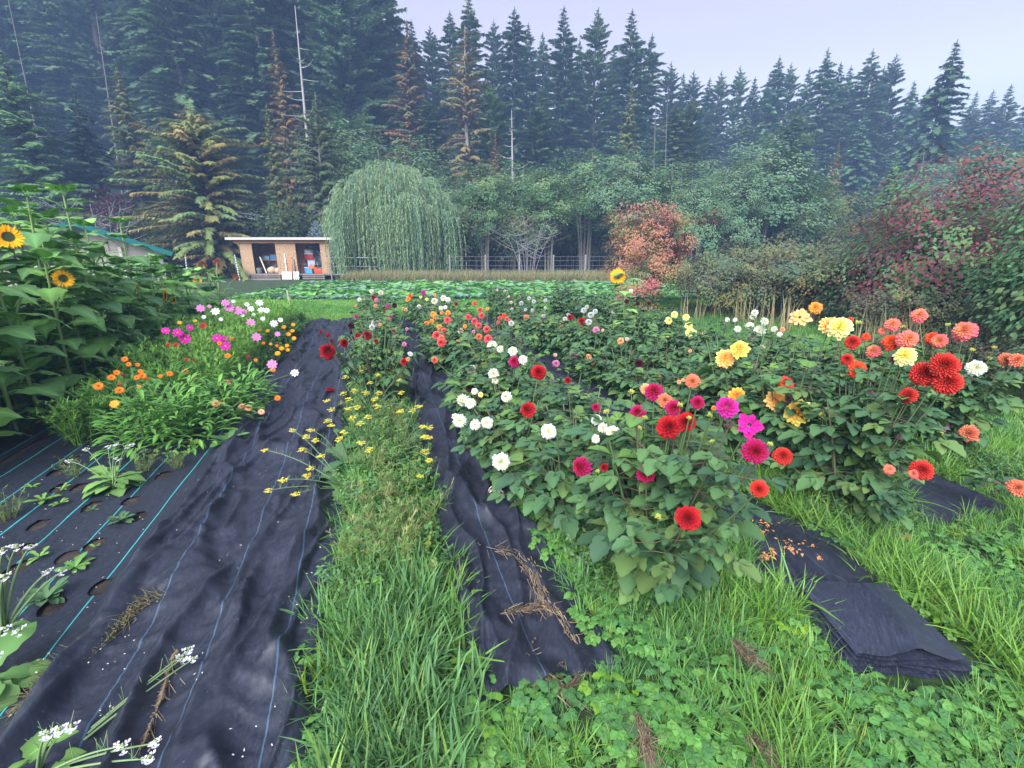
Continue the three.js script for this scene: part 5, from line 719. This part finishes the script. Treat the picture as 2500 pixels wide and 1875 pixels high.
{
  const K = (list, h) => list.map(([x, y, hh]) => onGround(600 + x * .2712, 950 + y * .2712, hh ?? h)), yc = { col: [.78, .66, .08], bud: [.4, .45, .05], stem: [.13, .21, .11], leafCol: [[.065, .15, .07], [.08, .17, .075], [.055, .13, .06]] };
  const bAt = (x, y) => onGround(600 + x * .2712, 950 + y * .2712, 0);
  flowering('mustard_plant', 'yellow flowered mustard plant whose long stems arch over the wide black path', 'mustard plant', bAt(900, 900), K([[170, 550, .30], [335, 820, .2], [200, 915, .12], [450, 945, .12], [550, 780, .25], [580, 715, .28], [420, 370, .40], [510, 545, .34]]), { ...yc, lift: .18, podN: 16 });
  flowering('mustard_plant', 'mustard plant with yellow clusters above broad leaves on the left edge of the weedy row', 'mustard plant', bAt(960, 760), K([[585, 370, .42], [545, 430, .4], [625, 465, .4], [740, 285, .5], [770, 330, .48], [675, 600, .34], [840, 450, .46]]), { ...yc, leaves: 16, leafL: .32 });
  flowering('mustard_plant', 'mustard plant in the middle of the weedy row with many pale yellow clusters', 'mustard plant', bAt(1080, 620), K([[1185, 155, .62], [920, 175, .6], [1000, 165, .6], [1160, 90, .64], [1040, 485, .4], [1110, 545, .36], [960, 260, .52], [885, 390, .5], [1030, 310, .5], [1100, 250, .52]]), { ...yc, leaves: 14 });
  flowering('mustard_plant', 'mustard plant leaning over the narrow black path with yellow clusters', 'mustard plant', bAt(1380, 640), K([[1390, 200, .55], [1590, 340, .45], [1655, 345, .45], [1600, 430, .42], [1645, 435, .42], [1615, 560, .34], [1650, 645, .3], [1570, 785, .22], [1560, 160, .55]]), { ...yc, leaves: 10 });
  flowering('mustard_plant', 'mustard plant with small yellow clusters near the far part of the weedy row', 'mustard plant', bAt(1150, 300), K([[1200, 30, .62], [880, 40, .62], [980, 15, .62], [1080, 30, .62], [770, 185, .5], [730, 105, .56], [1400, 30, .56], [1500, 195, .5], [930, 90, .6], [1120, -60, .62], [900, -110, .62], [1030, -160, .6], [1190, -130, .6], [1380, -80, .58]]), { ...yc, leaves: 10 });
  const Q = (list) => list.map(([x, y, h]) => onGround(x * .2712, 950 + y * .2712, h)), wc = { col: [.74, .73, .78], bud: [.3, .4, .15], stem: [.17, .27, .12], leafCol: [[.10, .22, .06], [.12, .25, .07], [.085, .19, .055]], podN: 4, n: 5, size: .026 };
  flowering('radish_plant', 'pale green radish plant with white flowers growing from the holed fabric', 'radish plant', onGround(1040 * .2712, 950 + 920 * .2712), Q([[775, 545, .36], [975, 520, .38], [1150, 520, .38], [1050, 500, .42], [620, 650, .28], [1060, 630, .3], [1190, 505, .38]]), { ...wc, leaves: 22, leafL: .26, leafW: .11 });
  const L1 = (x, y, h) => onGround(x * .3797, 1245 + y * .3797, h);
  flowering('radish_plant', 'radish plant at the near left edge with thick pale stalks and white flowers', 'radish plant', L1(20, 830, 0), [L1(110, 235, .62), L1(30, 430, .55), L1(310, 400, .38), L1(395, 400, .36), L1(20, 265, .62), L1(195, 240, .58), L1(30, 770, .25), L1(125, 780, .2)], { ...wc, r: .009, lift: 0, leaves: 4, leafL: .16, leafW: .06, size: .028, n: 5 });
  flowering('radish_plant', 'big rounded radish leaves at the near left corner of the fabric', 'radish plant', L1(-60, 1180, 0), [L1(-20, 950, .3)], { ...wc, leafCol: [[.075, .17, .055], [.085, .19, .06]], leaves: 11, leafL: .27, leafW: .13, r: .008 });
  flowering('radish_plant', 'flowering radish lying across the wide path with a long green stalk of pods', 'radish plant', L1(250, 1720, 0), [L1(1215, 900, .1), L1(1180, 950, .09), L1(1240, 960, .09), L1(380, 1420, .34), L1(460, 1400, .34), L1(310, 1440, .32), L1(1000, 1500, .16), L1(960, 1600, .14), L1(790, 1520, .2)], { ...wc, lift: .03, podN: 4, podL: .05, leaves: 7, leafL: .2, leafW: .07, r: .006 });
  const ros = (x, y, s, n, c, label, name = 'weed_rosette') => { const T = thing(name, label, 'weed', Q([[x, y, .02]])[0]); for (let i = 0; i < n; i++) { const a = i * 2.4, M = new MB(); M.leaf([0, 0, 0], [1, 0, 0], [0, 1, 0], 1, .34, tone(c, .14), { prof: [.2, .5, .75, .6, 1, .8, 0], droop: .4 }); const up = R(.1, 1.1); orient(part(T, 'leaf', M.geo(), leafMat), [0, .005, 0], unit([Math.cos(a), up, Math.sin(a)]), unit([-Math.cos(a) * up, 1, -Math.sin(a) * up]), s * R(.6, 1.1)); } };
  const lg = [.11, .24, .05], dg = [.05, .12, .055];
  ros(290, 885, .07, 6, lg, 'tiny light green seedling in a planting hole at the upper left'); ros(560, 905, .07, 6, lg, 'tiny seedling in a planting hole left of the white flowered radish'); ros(390, 1010, .12, 9, lg, 'light green seedling with narrow leaves on the left of the fabric'); ros(540, 1040, .09, 7, lg, 'small light green seedling by a hole below the narrow leaved seedling'); ros(830, 1090, .05, 5, dg, 'dark little weed inside the round hole under the radish'); ros(1100, 1190, .10, 22, dg, 'flat grey green weed rosette on the fabric between two teal threads'); ros(860, 1425, .05, 6, lg, 'two leaved sprouts inside the largest round hole'); ros(360, 1520, .08, 7, lg, 'small pale sprout right of the near radish flowers'); ros(680, 1610, .11, 14, [.085, .2, .05], 'bright green rosette beside a hole low on the fabric'); ros(1770, 510, .09, 26, lg, 'bright lettuce green rosette at the front of the calendula bed'); ros(1700, 585, .08, 10, lg, 'small bright sprout next to the lettuce green rosette');
  ros(420, 1900, .14, 26, dg, 'dark green flat weed rosette between teal threads near the left edge'); ros(2060, 490, .22, 18, [.07, .17, .06], 'limp cut calendula stems lying on the fabric', 'cut_stems');
  const bushy = (x, y, s, label) => { const g = featherGeo(.5, .42, 18, [[.13, .20, .06], [.15, .22, .07], [.12, .17, .06]]), T = thing('wispy_weed', label, 'weed', Q([[x, y, 0]])[0]); part(T, 'stem', g[0], stemMat); tag(part(T, 'foliage', g[1], leafMat), null, null, null, 'stuff'); T.scale.setScalar(s); };
  bushy(90, 1190, .42, 'wispy yellow green tuft at the left edge of the holed fabric'); bushy(1300, 760, .42, 'wispy weed with tiny seed heads right of the white flowered radish'); bushy(1600, 730, .36, 'wispy weed with fine stems in front of the calendula bed'); bushy(680, 800, .36, 'wispy low weed left of the white flowered radish');
}
// ---------------------------------------------------------------- grass, weeds, litter
reseed(51);
const GRASS = [[.075, .20, .045], [.095, .235, .05], [.065, .175, .055], [.11, .24, .07], [.08, .205, .09]];
function tuft(n, spread, W, cols, { lean = .8, segs = 4, len = [.6, 1], stiff = .5 } = {}) { // blades of unit height
  const M = new MB(); for (let i = 0; i < n; i++) { const a = R(0, 6.283), r = spread * Math.sqrt(rnd()), b = R(0, 6.283), L = R(...len), le = lean * R(.2, 1.1), c = tone(pick(cols), .16, .06); let p = [Math.cos(a) * r, -.03, Math.sin(a) * r], dy = 1, dx = Math.cos(b) * le * .35, dz = Math.sin(b) * le * .35; const s0 = unit([-Math.sin(b) + gauss() * .5, 0, Math.cos(b) + gauss() * .5]); let prev = null; for (let k = 0; k <= segs; k++) { const t = k / segs, w = W * (1 - t * t) * .5, l = M.v(add(p, s0, -w), c); let rr = k < segs ? M.v(add(p, s0, w), c) : l; if (prev) { if (k < segs) M.q(prev[0], prev[1], rr, l); else M.t(prev[0], prev[1], l); } prev = [l, rr]; dx += Math.cos(b) * le / segs * (1 - stiff * .6); dz += Math.sin(b) * le / segs * (1 - stiff * .6); dy -= le * (1 - stiff * .5) * .95 / segs; const d = unit([dx, dy, dz]); p = add(p, d, L / segs); } } return M.geo();
}
function scatter(name, label, cat, geos, mat, at, tint = .16) { // at: [x, y, z, size, height factor, lean x, lean z, colour]
  const T = thing(name, label, cat); T.userData.kind = 'stuff'; const o = new THREE.Object3D(), col = new THREE.Color();
  geos.forEach((g, k) => { const mine = at.filter((_, i) => i % geos.length === k); if (!mine.length) return; const im = new THREE.InstancedMesh(g, mat, mine.length); im.name = name.replace(/s$/, '') + '_tuft'; mine.forEach((q, i) => { o.position.set(q[0], q[1], q[2]); o.rotation.set(q[5] || 0, R(0, 6.283), q[6] || 0); const s = q[3]; o.scale.set(s, s * (q[4] || 1), s); o.updateMatrix(); im.setMatrixAt(i, o.matrix); const t = 1 + gauss() * tint, c = q[7] || [1, 1, 1]; im.setColorAt(i, col.setRGB(c[0] * t * (1 + gauss() * .1), c[1] * t, c[2] * t * (1 + gauss() * .1))); }); T.add(im); });
  return T;
}
const onFabric = (u, v) => { const w = .05 * fbm(u * 2.1, v * 3, 3) + .03; return (u > .3 && u < 12.7 && v > -1.62 - w && v < -.40 - w) || (u > 1.5 + w && u < 12.4 && v > .33 + w && v < .95 - w) || (u > 1.75 && u < 12 && v > 2.12 + w && v < 2.78 - w) || (u > 1.95 && u < 11 && v > 3.66 + w && v < 4.42 - w) || (v < -1.5 && u > .5) || (u > 1.0 && u < 2.0 && v > 1.98 + w && v < 2.68 - w); };
function cast(n, test, make) { const out = []; for (let i = 0; i < n; i++) { const q = test(); const r = q && make(q); if (r) out.push(r); } return out; }
// a point of the ground seen in the frame, spread evenly over the ground within a distance band
const inView = (d0, d1, v0 = -99, v1 = 99, u0 = -99, u1 = 99, fab = true) => () => { const d = Math.sqrt(R(d0 * d0, d1 * d1)), dep = d * cosP + EYE * sinP, x = R(-1, 1) * dep * 1.14; const [u, v] = toUV(x, -d); if (v < v0 || v > v1 || u < u0 || u > u1 || (fab && onFabric(u, v))) return null; return [x, -d, u, v, d]; };
const patch = (x, z, f, s) => fbm(x * f + s, z * f - s, s, 2);
const wide = [tuft(13, .22, .045, GRASS, { lean: 1.1 }), tuft(12, .24, .05, GRASS, { lean: 1.4, stiff: .2 }), tuft(14, .2, .04, GRASS, { lean: .8 })], fine = [tuft(24, .28, .028, GRASS, { lean: 1.3, stiff: .25, segs: 3 }), tuft(24, .3, .026, GRASS, { lean: 1.0, segs: 3 })];
const nearG = [], nearF = [];
cast(22000, inView(.9, 4.6, -.5, 9, -1, 99), ([x, z, u, v, d]) => { if (v > 1.0 && v < 1.75 && u > 2.2) return; if (v > 2.9 && v < 3.55 && u > 2.6) return; const p = patch(x, z, 1.4, 3), dens = v < .45 ? (u < 1.3 ? .5 : u < 2.5 ? .22 : .06) : u < 1.5 ? .42 : .75; if (rnd() > dens * (.75 + p) * (d > 3 ? .7 : 1)) return; const right = v > 1.95; (right || rnd() < .35 ? nearF : nearG).push([x, 0, z, R(.13, .27) * (right ? 1.3 : 1) * ((v > .1 && v < 1.15 && u < 1.75) || (x > 1.15 && x < 2.3 && z > -2.0 && z < -1.05) || (v > 3.2 && v < 4.7 && u > 1.1 && u < 2.2) ? .58 : 1) * (v < .45 && u < 1.2 ? .85 : 1) * (1 + p * .6), 1, gauss() * .3, gauss() * .3 - (right ? .35 : 0), rnd() < .10 ? [1.5, 1.05, .8] : right ? (p > 0 ? [1.35, 1.2, .8] : [1.1, 1.08, .9]) : p > .1 ? [1.15, 1.1, .85] : [.95, 1, 1.1]]); });
cast(900, () => [R(2.3, 8), gauss() * .42 - .03], ([u, v]) => { if (v > .36 || v < -.42) return; const q = RC(u, v); nearF.push([q[0], 0, q[2], R(.14, .32), 1, gauss() * .3, gauss() * .3, rnd() < .2 ? [1.7, 1.35, .9] : [1.05, 1.05, .95]]); });
scatter('meadow_grass', 'broad bladed green grass growing in the foreground between the fabric strips', 'grass', wide, leafMat, nearG);
scatter('long_grass', 'fine long grass flopping over at the right garden edge and along the weedy row', 'grass', fine, leafMat, nearF);
{ // big blue green clump of tall grass on the weedy row
  const g = [tuft(16, .2, .042, [[.07, .18, .075], [.085, .205, .09], [.06, .155, .06]], { lean: 1.25, stiff: .15, segs: 5 }), tuft(14, .2, .046, [[.075, .19, .085], [.09, .21, .08]], { lean: .9, segs: 5 })];
  scatter('tall_grass', 'thick clump of tall blue green grass on the near part of the weedy row', 'grass', g, leafMat, cast(330, () => [R(1.25, 2.55), gauss() * .36 - .06], ([u, v]) => { const p = RC(u, v * (u > 2.2 ? .75 : 1)); return [p[0], 0, p[2], R(.2, .36), R(.8, 1.1), gauss() * .35, gauss() * .35, rnd() < .12 ? [1.7, 1.3, .9] : rnd() < .3 ? [1.2, 1.15, .9] : [1, 1, 1]]; }));
}
// low leafy ground cover with lobed leaves
function lobed(c) { const M = new MB(), h = .62; for (let i = 0; i < 6; i++) { const a = i / 6 * 6.283 + R(-.4, .4), o = R(.25, .7), hh = h * R(.5, 1.1), tip = [Math.cos(a) * o, hh, Math.sin(a) * o]; M.tube([[0, 0, 0], [tip[0] * .4, hh * .7, tip[2] * .4], tip], .012, .009, 3, mul(c, .9)); const cc = tone(c, .18); for (const k of [-1, 0, 1]) { const b = a + k * 1.05, d = unit([Math.cos(b), R(-.25, .1), Math.sin(b)]), n = unit([gauss() * .25, 1, gauss() * .25]); M.leaf(tip, d, n, R(.34, .42), .34, cc, { prof: [.1, .55, 1, .7, .78, .3, 0], droop: .3, fold: .1 }); } } return M.geo(); }
const butter = [lobed([.065, .185, .05]), lobed([.055, .155, .055]), lobed([.085, .21, .055])];
const cov = [], cov2 = [];
cast(26000, inView(.9, 5.0, -.5, 4.4, -1, 99), ([x, z, u, v, d]) => { const p = patch(x, z, 1.1, 9), edge = (v > .9 && v < 1.15) || (v > 1.7 && v < 2.1) || (v > 2.75 && v < 3.0); if (v < .45 ? u > 1.5 && rnd() > .15 : u > 1.7 && !edge && rnd() > .1) return; if (rnd() > (v > 2 ? .25 : .42) * (.7 + p * 1.6)) return; cov.push([x, 0, z, R(.065, .13) * (d > 3.5 ? 1.1 : 1), 1, gauss() * .15, gauss() * .15, rnd() < .05 ? [1.5, 1.2, .6] : [1, 1, 1]]); });
scatter('buttercup_cover', 'low creeping buttercup leaves covering the ground in the foreground', 'ground cover', butter, leafMat, cov);
// mixed weeds on the weedy row and at the feet of the dahlias
function sprig(c, n, h, L, W) { const M = new MB(); for (let s = 0; s < 4; s++) { const a = R(0, 6.28), P = curve([gauss() * .1, 0, gauss() * .1], [Math.cos(a) * .1, h * .6, Math.sin(a) * .1], [Math.cos(a) * .35, h * R(.7, 1), Math.sin(a) * .35], 6); M.tube(P, .012, .006, 3, mul(c, .85)); for (let k = 0; k < n; k++) { const p = P[1 + Math.floor(rnd() * 6)], b = R(0, 6.28), d = unit([Math.cos(b), R(-.2, .7), Math.sin(b)]); M.leaf(p, d, unit([gauss() * .4, 1, gauss() * .4]), L * R(.6, 1.2), W, tone(c, .16), { prof: [.3, 1, .75, 0], droop: .3 }); } } return M.geo(); }
const sprigs = [sprig([.06, .15, .05], 18, 1, .17, .065), sprig([.075, .17, .055], 22, 1, .16, .07), sprig([.085, .16, .06], 26, 1, .11, .035), sprig([.085, .18, .085], 16, 1, .19, .08)];
cast(1750, () => { const u = R(2.3, 12.4), v = gauss() * .44 - .02; return [u, v]; }, ([u, v]) => { if (v > .40 || v < -.46) return; const p = RC(u, v); cov2.push([p[0], 0, p[2], R(.08, .27) * (u > 3.2 && u < 6.3 ? 1.1 : 1) * (1 - Math.abs(v) * .5), 1, gauss() * .25, gauss() * .25, rnd() < .2 ? [1.6, 1.2, .8] : rnd() < .3 ? [1.3, 1.3, .9] : [1, 1.05, 1.1]]); });
cast(3600, () => [R(1.95, 12.5), 1 + Math.floor(rnd() * 3), gauss() * .52], ([u, r, dv]) => { const v = ROWV[r] + dv; if (onFabric(u, v)) return; const p = RC(u, v); cov2.push([p[0], 0, p[2], R(.12, .26), 1, gauss() * .2, gauss() * .2, rnd() < .1 ? [1.3, 1.1, .8] : [1, 1, 1]]); });
scatter('mixed_weeds', 'mixed small leaved weeds along the flower rows', 'weeds', sprigs, leafMat, cov2);
{ const g = featherGeo(.6, .4, 16, [[.13, .22, .07], [.11, .20, .06], [.19, .21, .09]]); scatter('wispy_weeds', 'wispy yellowish weeds with fine stems on the weedy row', 'weeds', [mergeGeometries(g)], leafMat, cast(42, () => [R(2.35, 6.8), gauss() * .34 - .03], ([u, v]) => { const p = RC(u, v); return [p[0], 0, p[2], R(.35, .75), 1, gauss() * .2, gauss() * .2]; })); }
// grass farther off: the right side, the mown strip
const lawn = [], lawnTuft = [tuft(26, .5, .05, GRASS, { lean: .9, segs: 2, len: [.5, 1] }), tuft(26, .5, .05, GRASS, { lean: .6, segs: 2, len: [.5, 1] })];
cast(17000, inView(4.6, 13, 4.3, 99, -99, 12.8, false), ([x, z, u, v, d]) => { if (x > .22 * d + 5.4) return; const p = patch(x, z, .6, 4); lawn.push([x, 0, z, R(.12, .26) * (1 + p), 1, gauss() * .3, gauss() * .3, p > .05 ? [1.1, 1.1, .9] : [.8, .85, .95]]); });
cast(26000, () => [R(-9.5, 9), R(-16.4, -11.6)], ([x, z]) => { const [u, v] = toUV(x, z); if (u < 12.7 || (v < -3.3 && u < 13)) return; const p = patch(x, z, .5, 2); lawn.push([x, 0, z, R(.07, .17), 1, gauss() * .3, gauss() * .3, p > 0 ? [1.6, 1.4, 1.2] : rnd() < .3 ? [.8, .9, .9] : [1.2, 1.3, 1.1]]); });
scatter('lawn_grass', 'short bright mown grass strip beyond the flower rows and grass right of them', 'grass', lawnTuft, leafMat, lawn);
function rosette(c, n, L, W) { const M = new MB(); for (let i = 0; i < n; i++) { const a = i * 2.4, up = R(.15, 1.1), d = unit([Math.cos(a), up, Math.sin(a)]); M.leaf([0, .02, 0], d, unit([-Math.cos(a) * up, 1, -Math.sin(a) * up]), L * R(.7, 1.1), W * R(.8, 1.1), tone(c, .15), { prof: [.2, .7, 1, .7, 0], droop: .5, fold: .2 }); } return M.geo(); }
{
  const rs = [rosette([.065, .17, .05], 11, .36, .17), rosette([.075, .185, .065], 13, .3, .15), rosette([.10, .19, .13], 10, .38, .24)], at = [];
  for (let z = -16.6, r = 0; z > -23.4; z -= .72, r++) for (let x = -9.6; x < 8.8; x += .27) { const blue = r % 4 === 0, k = blue ? [1.1, 1.1, 1.2] : r % 3 === 1 ? [1.5, 1.5, .8] : [1.2, 1.3, .8]; for (let q = 0; q < 2; q++) at.push([x + gauss() * .16, 0, z + gauss() * .25, R(.75, 1.25), R(.8, 1.2), gauss() * .2, gauss() * .2, k]); }
  scatter('field_crops', 'rows of low leafy green vegetable crops across the field before the shed', 'crops', rs, crownMat, at, .2);
  const tan = [[.22, .20, .10], [.18, .18, .08], [.11, .16, .06], [.26, .22, .12]], dry = [tuft(22, .35, .03, tan, { lean: .5, segs: 3 }), tuft(22, .35, .03, tan, { lean: .8, segs: 3 })];
  scatter('dry_grass', 'tall straw coloured grass along the wire fence and among the brambles', 'grass', dry, dullLeafMat, [...cast(2100, () => [R(-8.4, 9), R(-26, -23.6)], ([x, z]) => [x, 0, z, R(.4, .8), 1, gauss() * .2, gauss() * .2]), ...cast(18, () => [R(4.6, 8.6), R(-13.2, -10.0)], ([x, z]) => [x, 0, z, R(.7, 1.3), 1, gauss() * .2, gauss() * .2]), ...cast(24, () => [R(6.3, 8.2), R(-9, -6.5)], ([x, z]) => [x, 0, z, R(.8, 1.4), 1, gauss() * .25, gauss() * .25])]);
  scatter('soil_weeds', 'dark small weeds on the soil under the sunflowers and calendulas', 'weeds', sprigs, leafMat, cast(1100, () => [R(4.2, 13), R(-5.4, -1.7)], ([u, v]) => { if (v > -3.4 && u < 5.6) return null; const p = RC(u, v); return [p[0], 0, p[2], R(.12, .34), 1, gauss() * .2, gauss() * .2, [.8, .85, .9]]; }).filter(Boolean));
}
// ---- litter
function litter(name, label, cat, list, cols, { n, wid, L, w, h = .05, flat = .2 }) { const M = new MB(); for (const line of list) { for (let i = 0; i < n; i++) { const k = Math.floor(rnd() * (line.length - 1)), t = rnd(), a = line[k], b = line[k + 1], px = a[0] + (b[0] - a[0]) * t + gauss() * wid, py = a[1] + (b[1] - a[1]) * t + gauss() * wid * .7, p = onGround(px, py, h + rnd() * .025), ang = Math.atan2(b[1] - a[1], b[0] - a[0]) + gauss() * (rnd() < .35 ? 2.4 : .6), q = onGround(px + Math.cos(ang) * 9, py + Math.sin(ang) * 9, h), d = unit(add(unit(sub(q, p)), [0, gauss() * flat, 0])), s = unit(cross(d, UP)); M.tube(curve(p, add(p, d, L * .5), add(add(p, d, L * R(.6, 1.2)), [gauss() * L * .2, gauss() * .012, gauss() * L * .2]), 3), w * .5, w * .35, 3, tone(pick(cols), .2)); } } return single(name, M.geo(), dullLeafMat, label, cat, null, 'stuff'); }
const B2 = (a) => a.map(([x, y]) => [830 + x * .3797, 1245 + y * .3797]), L1s = (a) => a.map(([x, y]) => [x * .3797, 1245 + y * .3797]), straw = [[.24, .18, .12], [.30, .23, .15], [.18, .13, .09], [.12, .085, .06]];
litter('straw', 'dry straw and stalks lying on the narrow black path', 'straw', [B2([[930, 240], [1120, 270], [1230, 400], [1290, 560], [1340, 640]]), B2([[1230, 300], [1290, 480], [1420, 690], [1520, 840]]), B2([[1050, 650], [1180, 640], [1290, 610]]), B2([[1080, 980], [1190, 920], [1280, 1010], [1400, 1120], [1470, 1190]]), B2([[1100, 1000], [1250, 1060], [1420, 1180], [1560, 1060]])], straw, { n: 120, wid: 19, L: .09, w: .0042, h: .055 });
litter('dried_stalks', 'bundle of dry tan stalks lying along the wide path', 'dried stalks', [L1s([[1140, 885], [1090, 1020], [1040, 1200], [960, 1400], [890, 1580]])], [[.36, .28, .18], [.30, .23, .15], [.22, .16, .10]], { n: 210, wid: 5, L: .16, w: .004, h: .05, flat: .08 });
litter('withered_weeds', 'tangle of withered brown green weeds along the seam between two fabric strips', 'withered weeds', [L1s([[1090, 530], [950, 570], [850, 640], [720, 740], [560, 880], [420, 990], [250, 1110], [150, 1270]]), L1s([[860, 620], [620, 860], [300, 1080], [120, 1300]])], [[.16, .15, .07], [.11, .14, .05], [.20, .15, .09], [.09, .07, .05]], { n: 460, wid: 30, L: .10, w: .0036, h: .04, flat: .9 });
litter('dead_grass', 'patches of dead matted grass in the green foreground', 'dead grass', [B2([[1900, 1300], [1960, 1450], [1990, 1560]]), [[1830, 1790], [1870, 1830]], [[1790, 1560], [1840, 1610]]], straw, { n: 190, wid: 16, L: .1, w: .003, h: .09, flat: .3 });
{ // leaves and petals on the fabrics
  const M = new MB(), T3 = (x, y) => [1660 + x * .3797, 1245 + y * .3797]; for (let i = 0; i < 210; i++) { const [cx, cy, sx, sy] = pick([[650, 215, 70, 45], [560, 300, 55, 30], [620, 250, 90, 60], [920, 290, 45, 45], [720, 250, 60, 40], [880, 240, 160, 70], [540, 120, 120, 90], [1460, 170, 60, 40]]), q = T3(cx + gauss() * sx, cy + gauss() * sy), p = onGround(q[0], q[1], .05), a = R(0, 6.28), d = unit([Math.cos(a), R(-.1, .3), Math.sin(a)]); M.leaf(p, d, unit([gauss() * .4, 1, gauss() * .4]), R(.022, .045), R(.012, .02), tone(pick([[.40, .19, .07], [.32, .15, .06], [.46, .24, .09]]), .2), { prof: [.2, 1, .7, 0], droop: .5, fold: .4 }); }
  single('fallen_leaves', M.geo(), dullLeafMat, 'orange brown fallen petals and leaves on the black fabric behind the bundle', 'fallen leaves', null, 'stuff');
  const P = new MB(); for (let i = 0; i < 320; i++) { const px = R(0, 820) + (rnd() < .3 ? R(0, 500) : 0), py = R(960, 1870), q = onGround(px, py, .05), [u, v] = toUV(q[0], q[2]); if (!onFabric(u, v) || u > 8) continue; const a = R(0, 6.28); P.leaf(q, unit([Math.cos(a), .1, Math.sin(a)]), UP, R(.006, .016), R(.004, .008), pick([[.5, .48, .44], [.36, .28, .2], [.55, .53, .5]]), { prof: [.4, 1, .6, 0] }); }
  single('petal_litter', P.geo(), dullLeafMat, 'small pale petals and chaff scattered over the black fabric', 'litter', null, 'stuff');
  const D = new MB(); for (let i = 0; i < 34; i++) { const q = B2([[1425 + gauss() * 45, 1025 + gauss() * 55]])[0]; D.blob(onGround(q[0], q[1], .05), .0085, [.05, .038, .03]); } for (const q of B2([[995, 515], [1255, 825], [1240, 848], [1105, 925], [900, 225], [890, 215], [1065, 645]])) D.blob(onGround(q[0], q[1], .05), .008, [.06, .045, .035]);
  single('seed_pods', D.geo(), dullLeafMat, 'small pile of round dark brown pellets at the near end of the narrow path', 'pellets', null, 'stuff');
  const W = thing('withered_bloom', 'wilted drooping white flower lying at the edge of the narrow path', 'wilted flower', onGround(1212, 1200, .04)), wm = new MB(); for (let i = 0; i < 46; i++) { const a = R(0, 6.28), o = [gauss() * .05, R(.0, .05), gauss() * .05]; wm.leaf(o, unit([Math.cos(a), R(-.6, .3), Math.sin(a)]), unit([gauss(), 1, gauss()]), R(.03, .07), .016, tone([.58, .54, .44], .15), { prof: [.4, 1, .6, 0], droop: .8, fold: .5 }); } part(W, 'petals', wm.geo(), petalMat); const ws = new MB(); ws.tube(curve([0, .03, 0], [.08, .12, -.02], [.2, .02, -.04], 6), .004, .004, 4, [.1, .12, .05]); part(W, 'stem', ws.geo(), stemMat);
  const X = single('fallen_bloom', bloomOf('cr', 1), petalMat, 'shrivelled dark red dahlia bloom dropped on the wide path', 'fallen flower'); const xp = onGround(806, 950, .06); X.position.set(...xp); X.scale.set(.05, .13, .16); X.rotation.set(0, .4, 1.4);
}
// ---------------------------------------------------------------- shadows on, draw
scene.traverse((o) => { if (o.isMesh) { o.castShadow = true; o.receiveShadow = true; } });
renderer.setSize(1024, 768, false);
renderer.render(scene, camera);
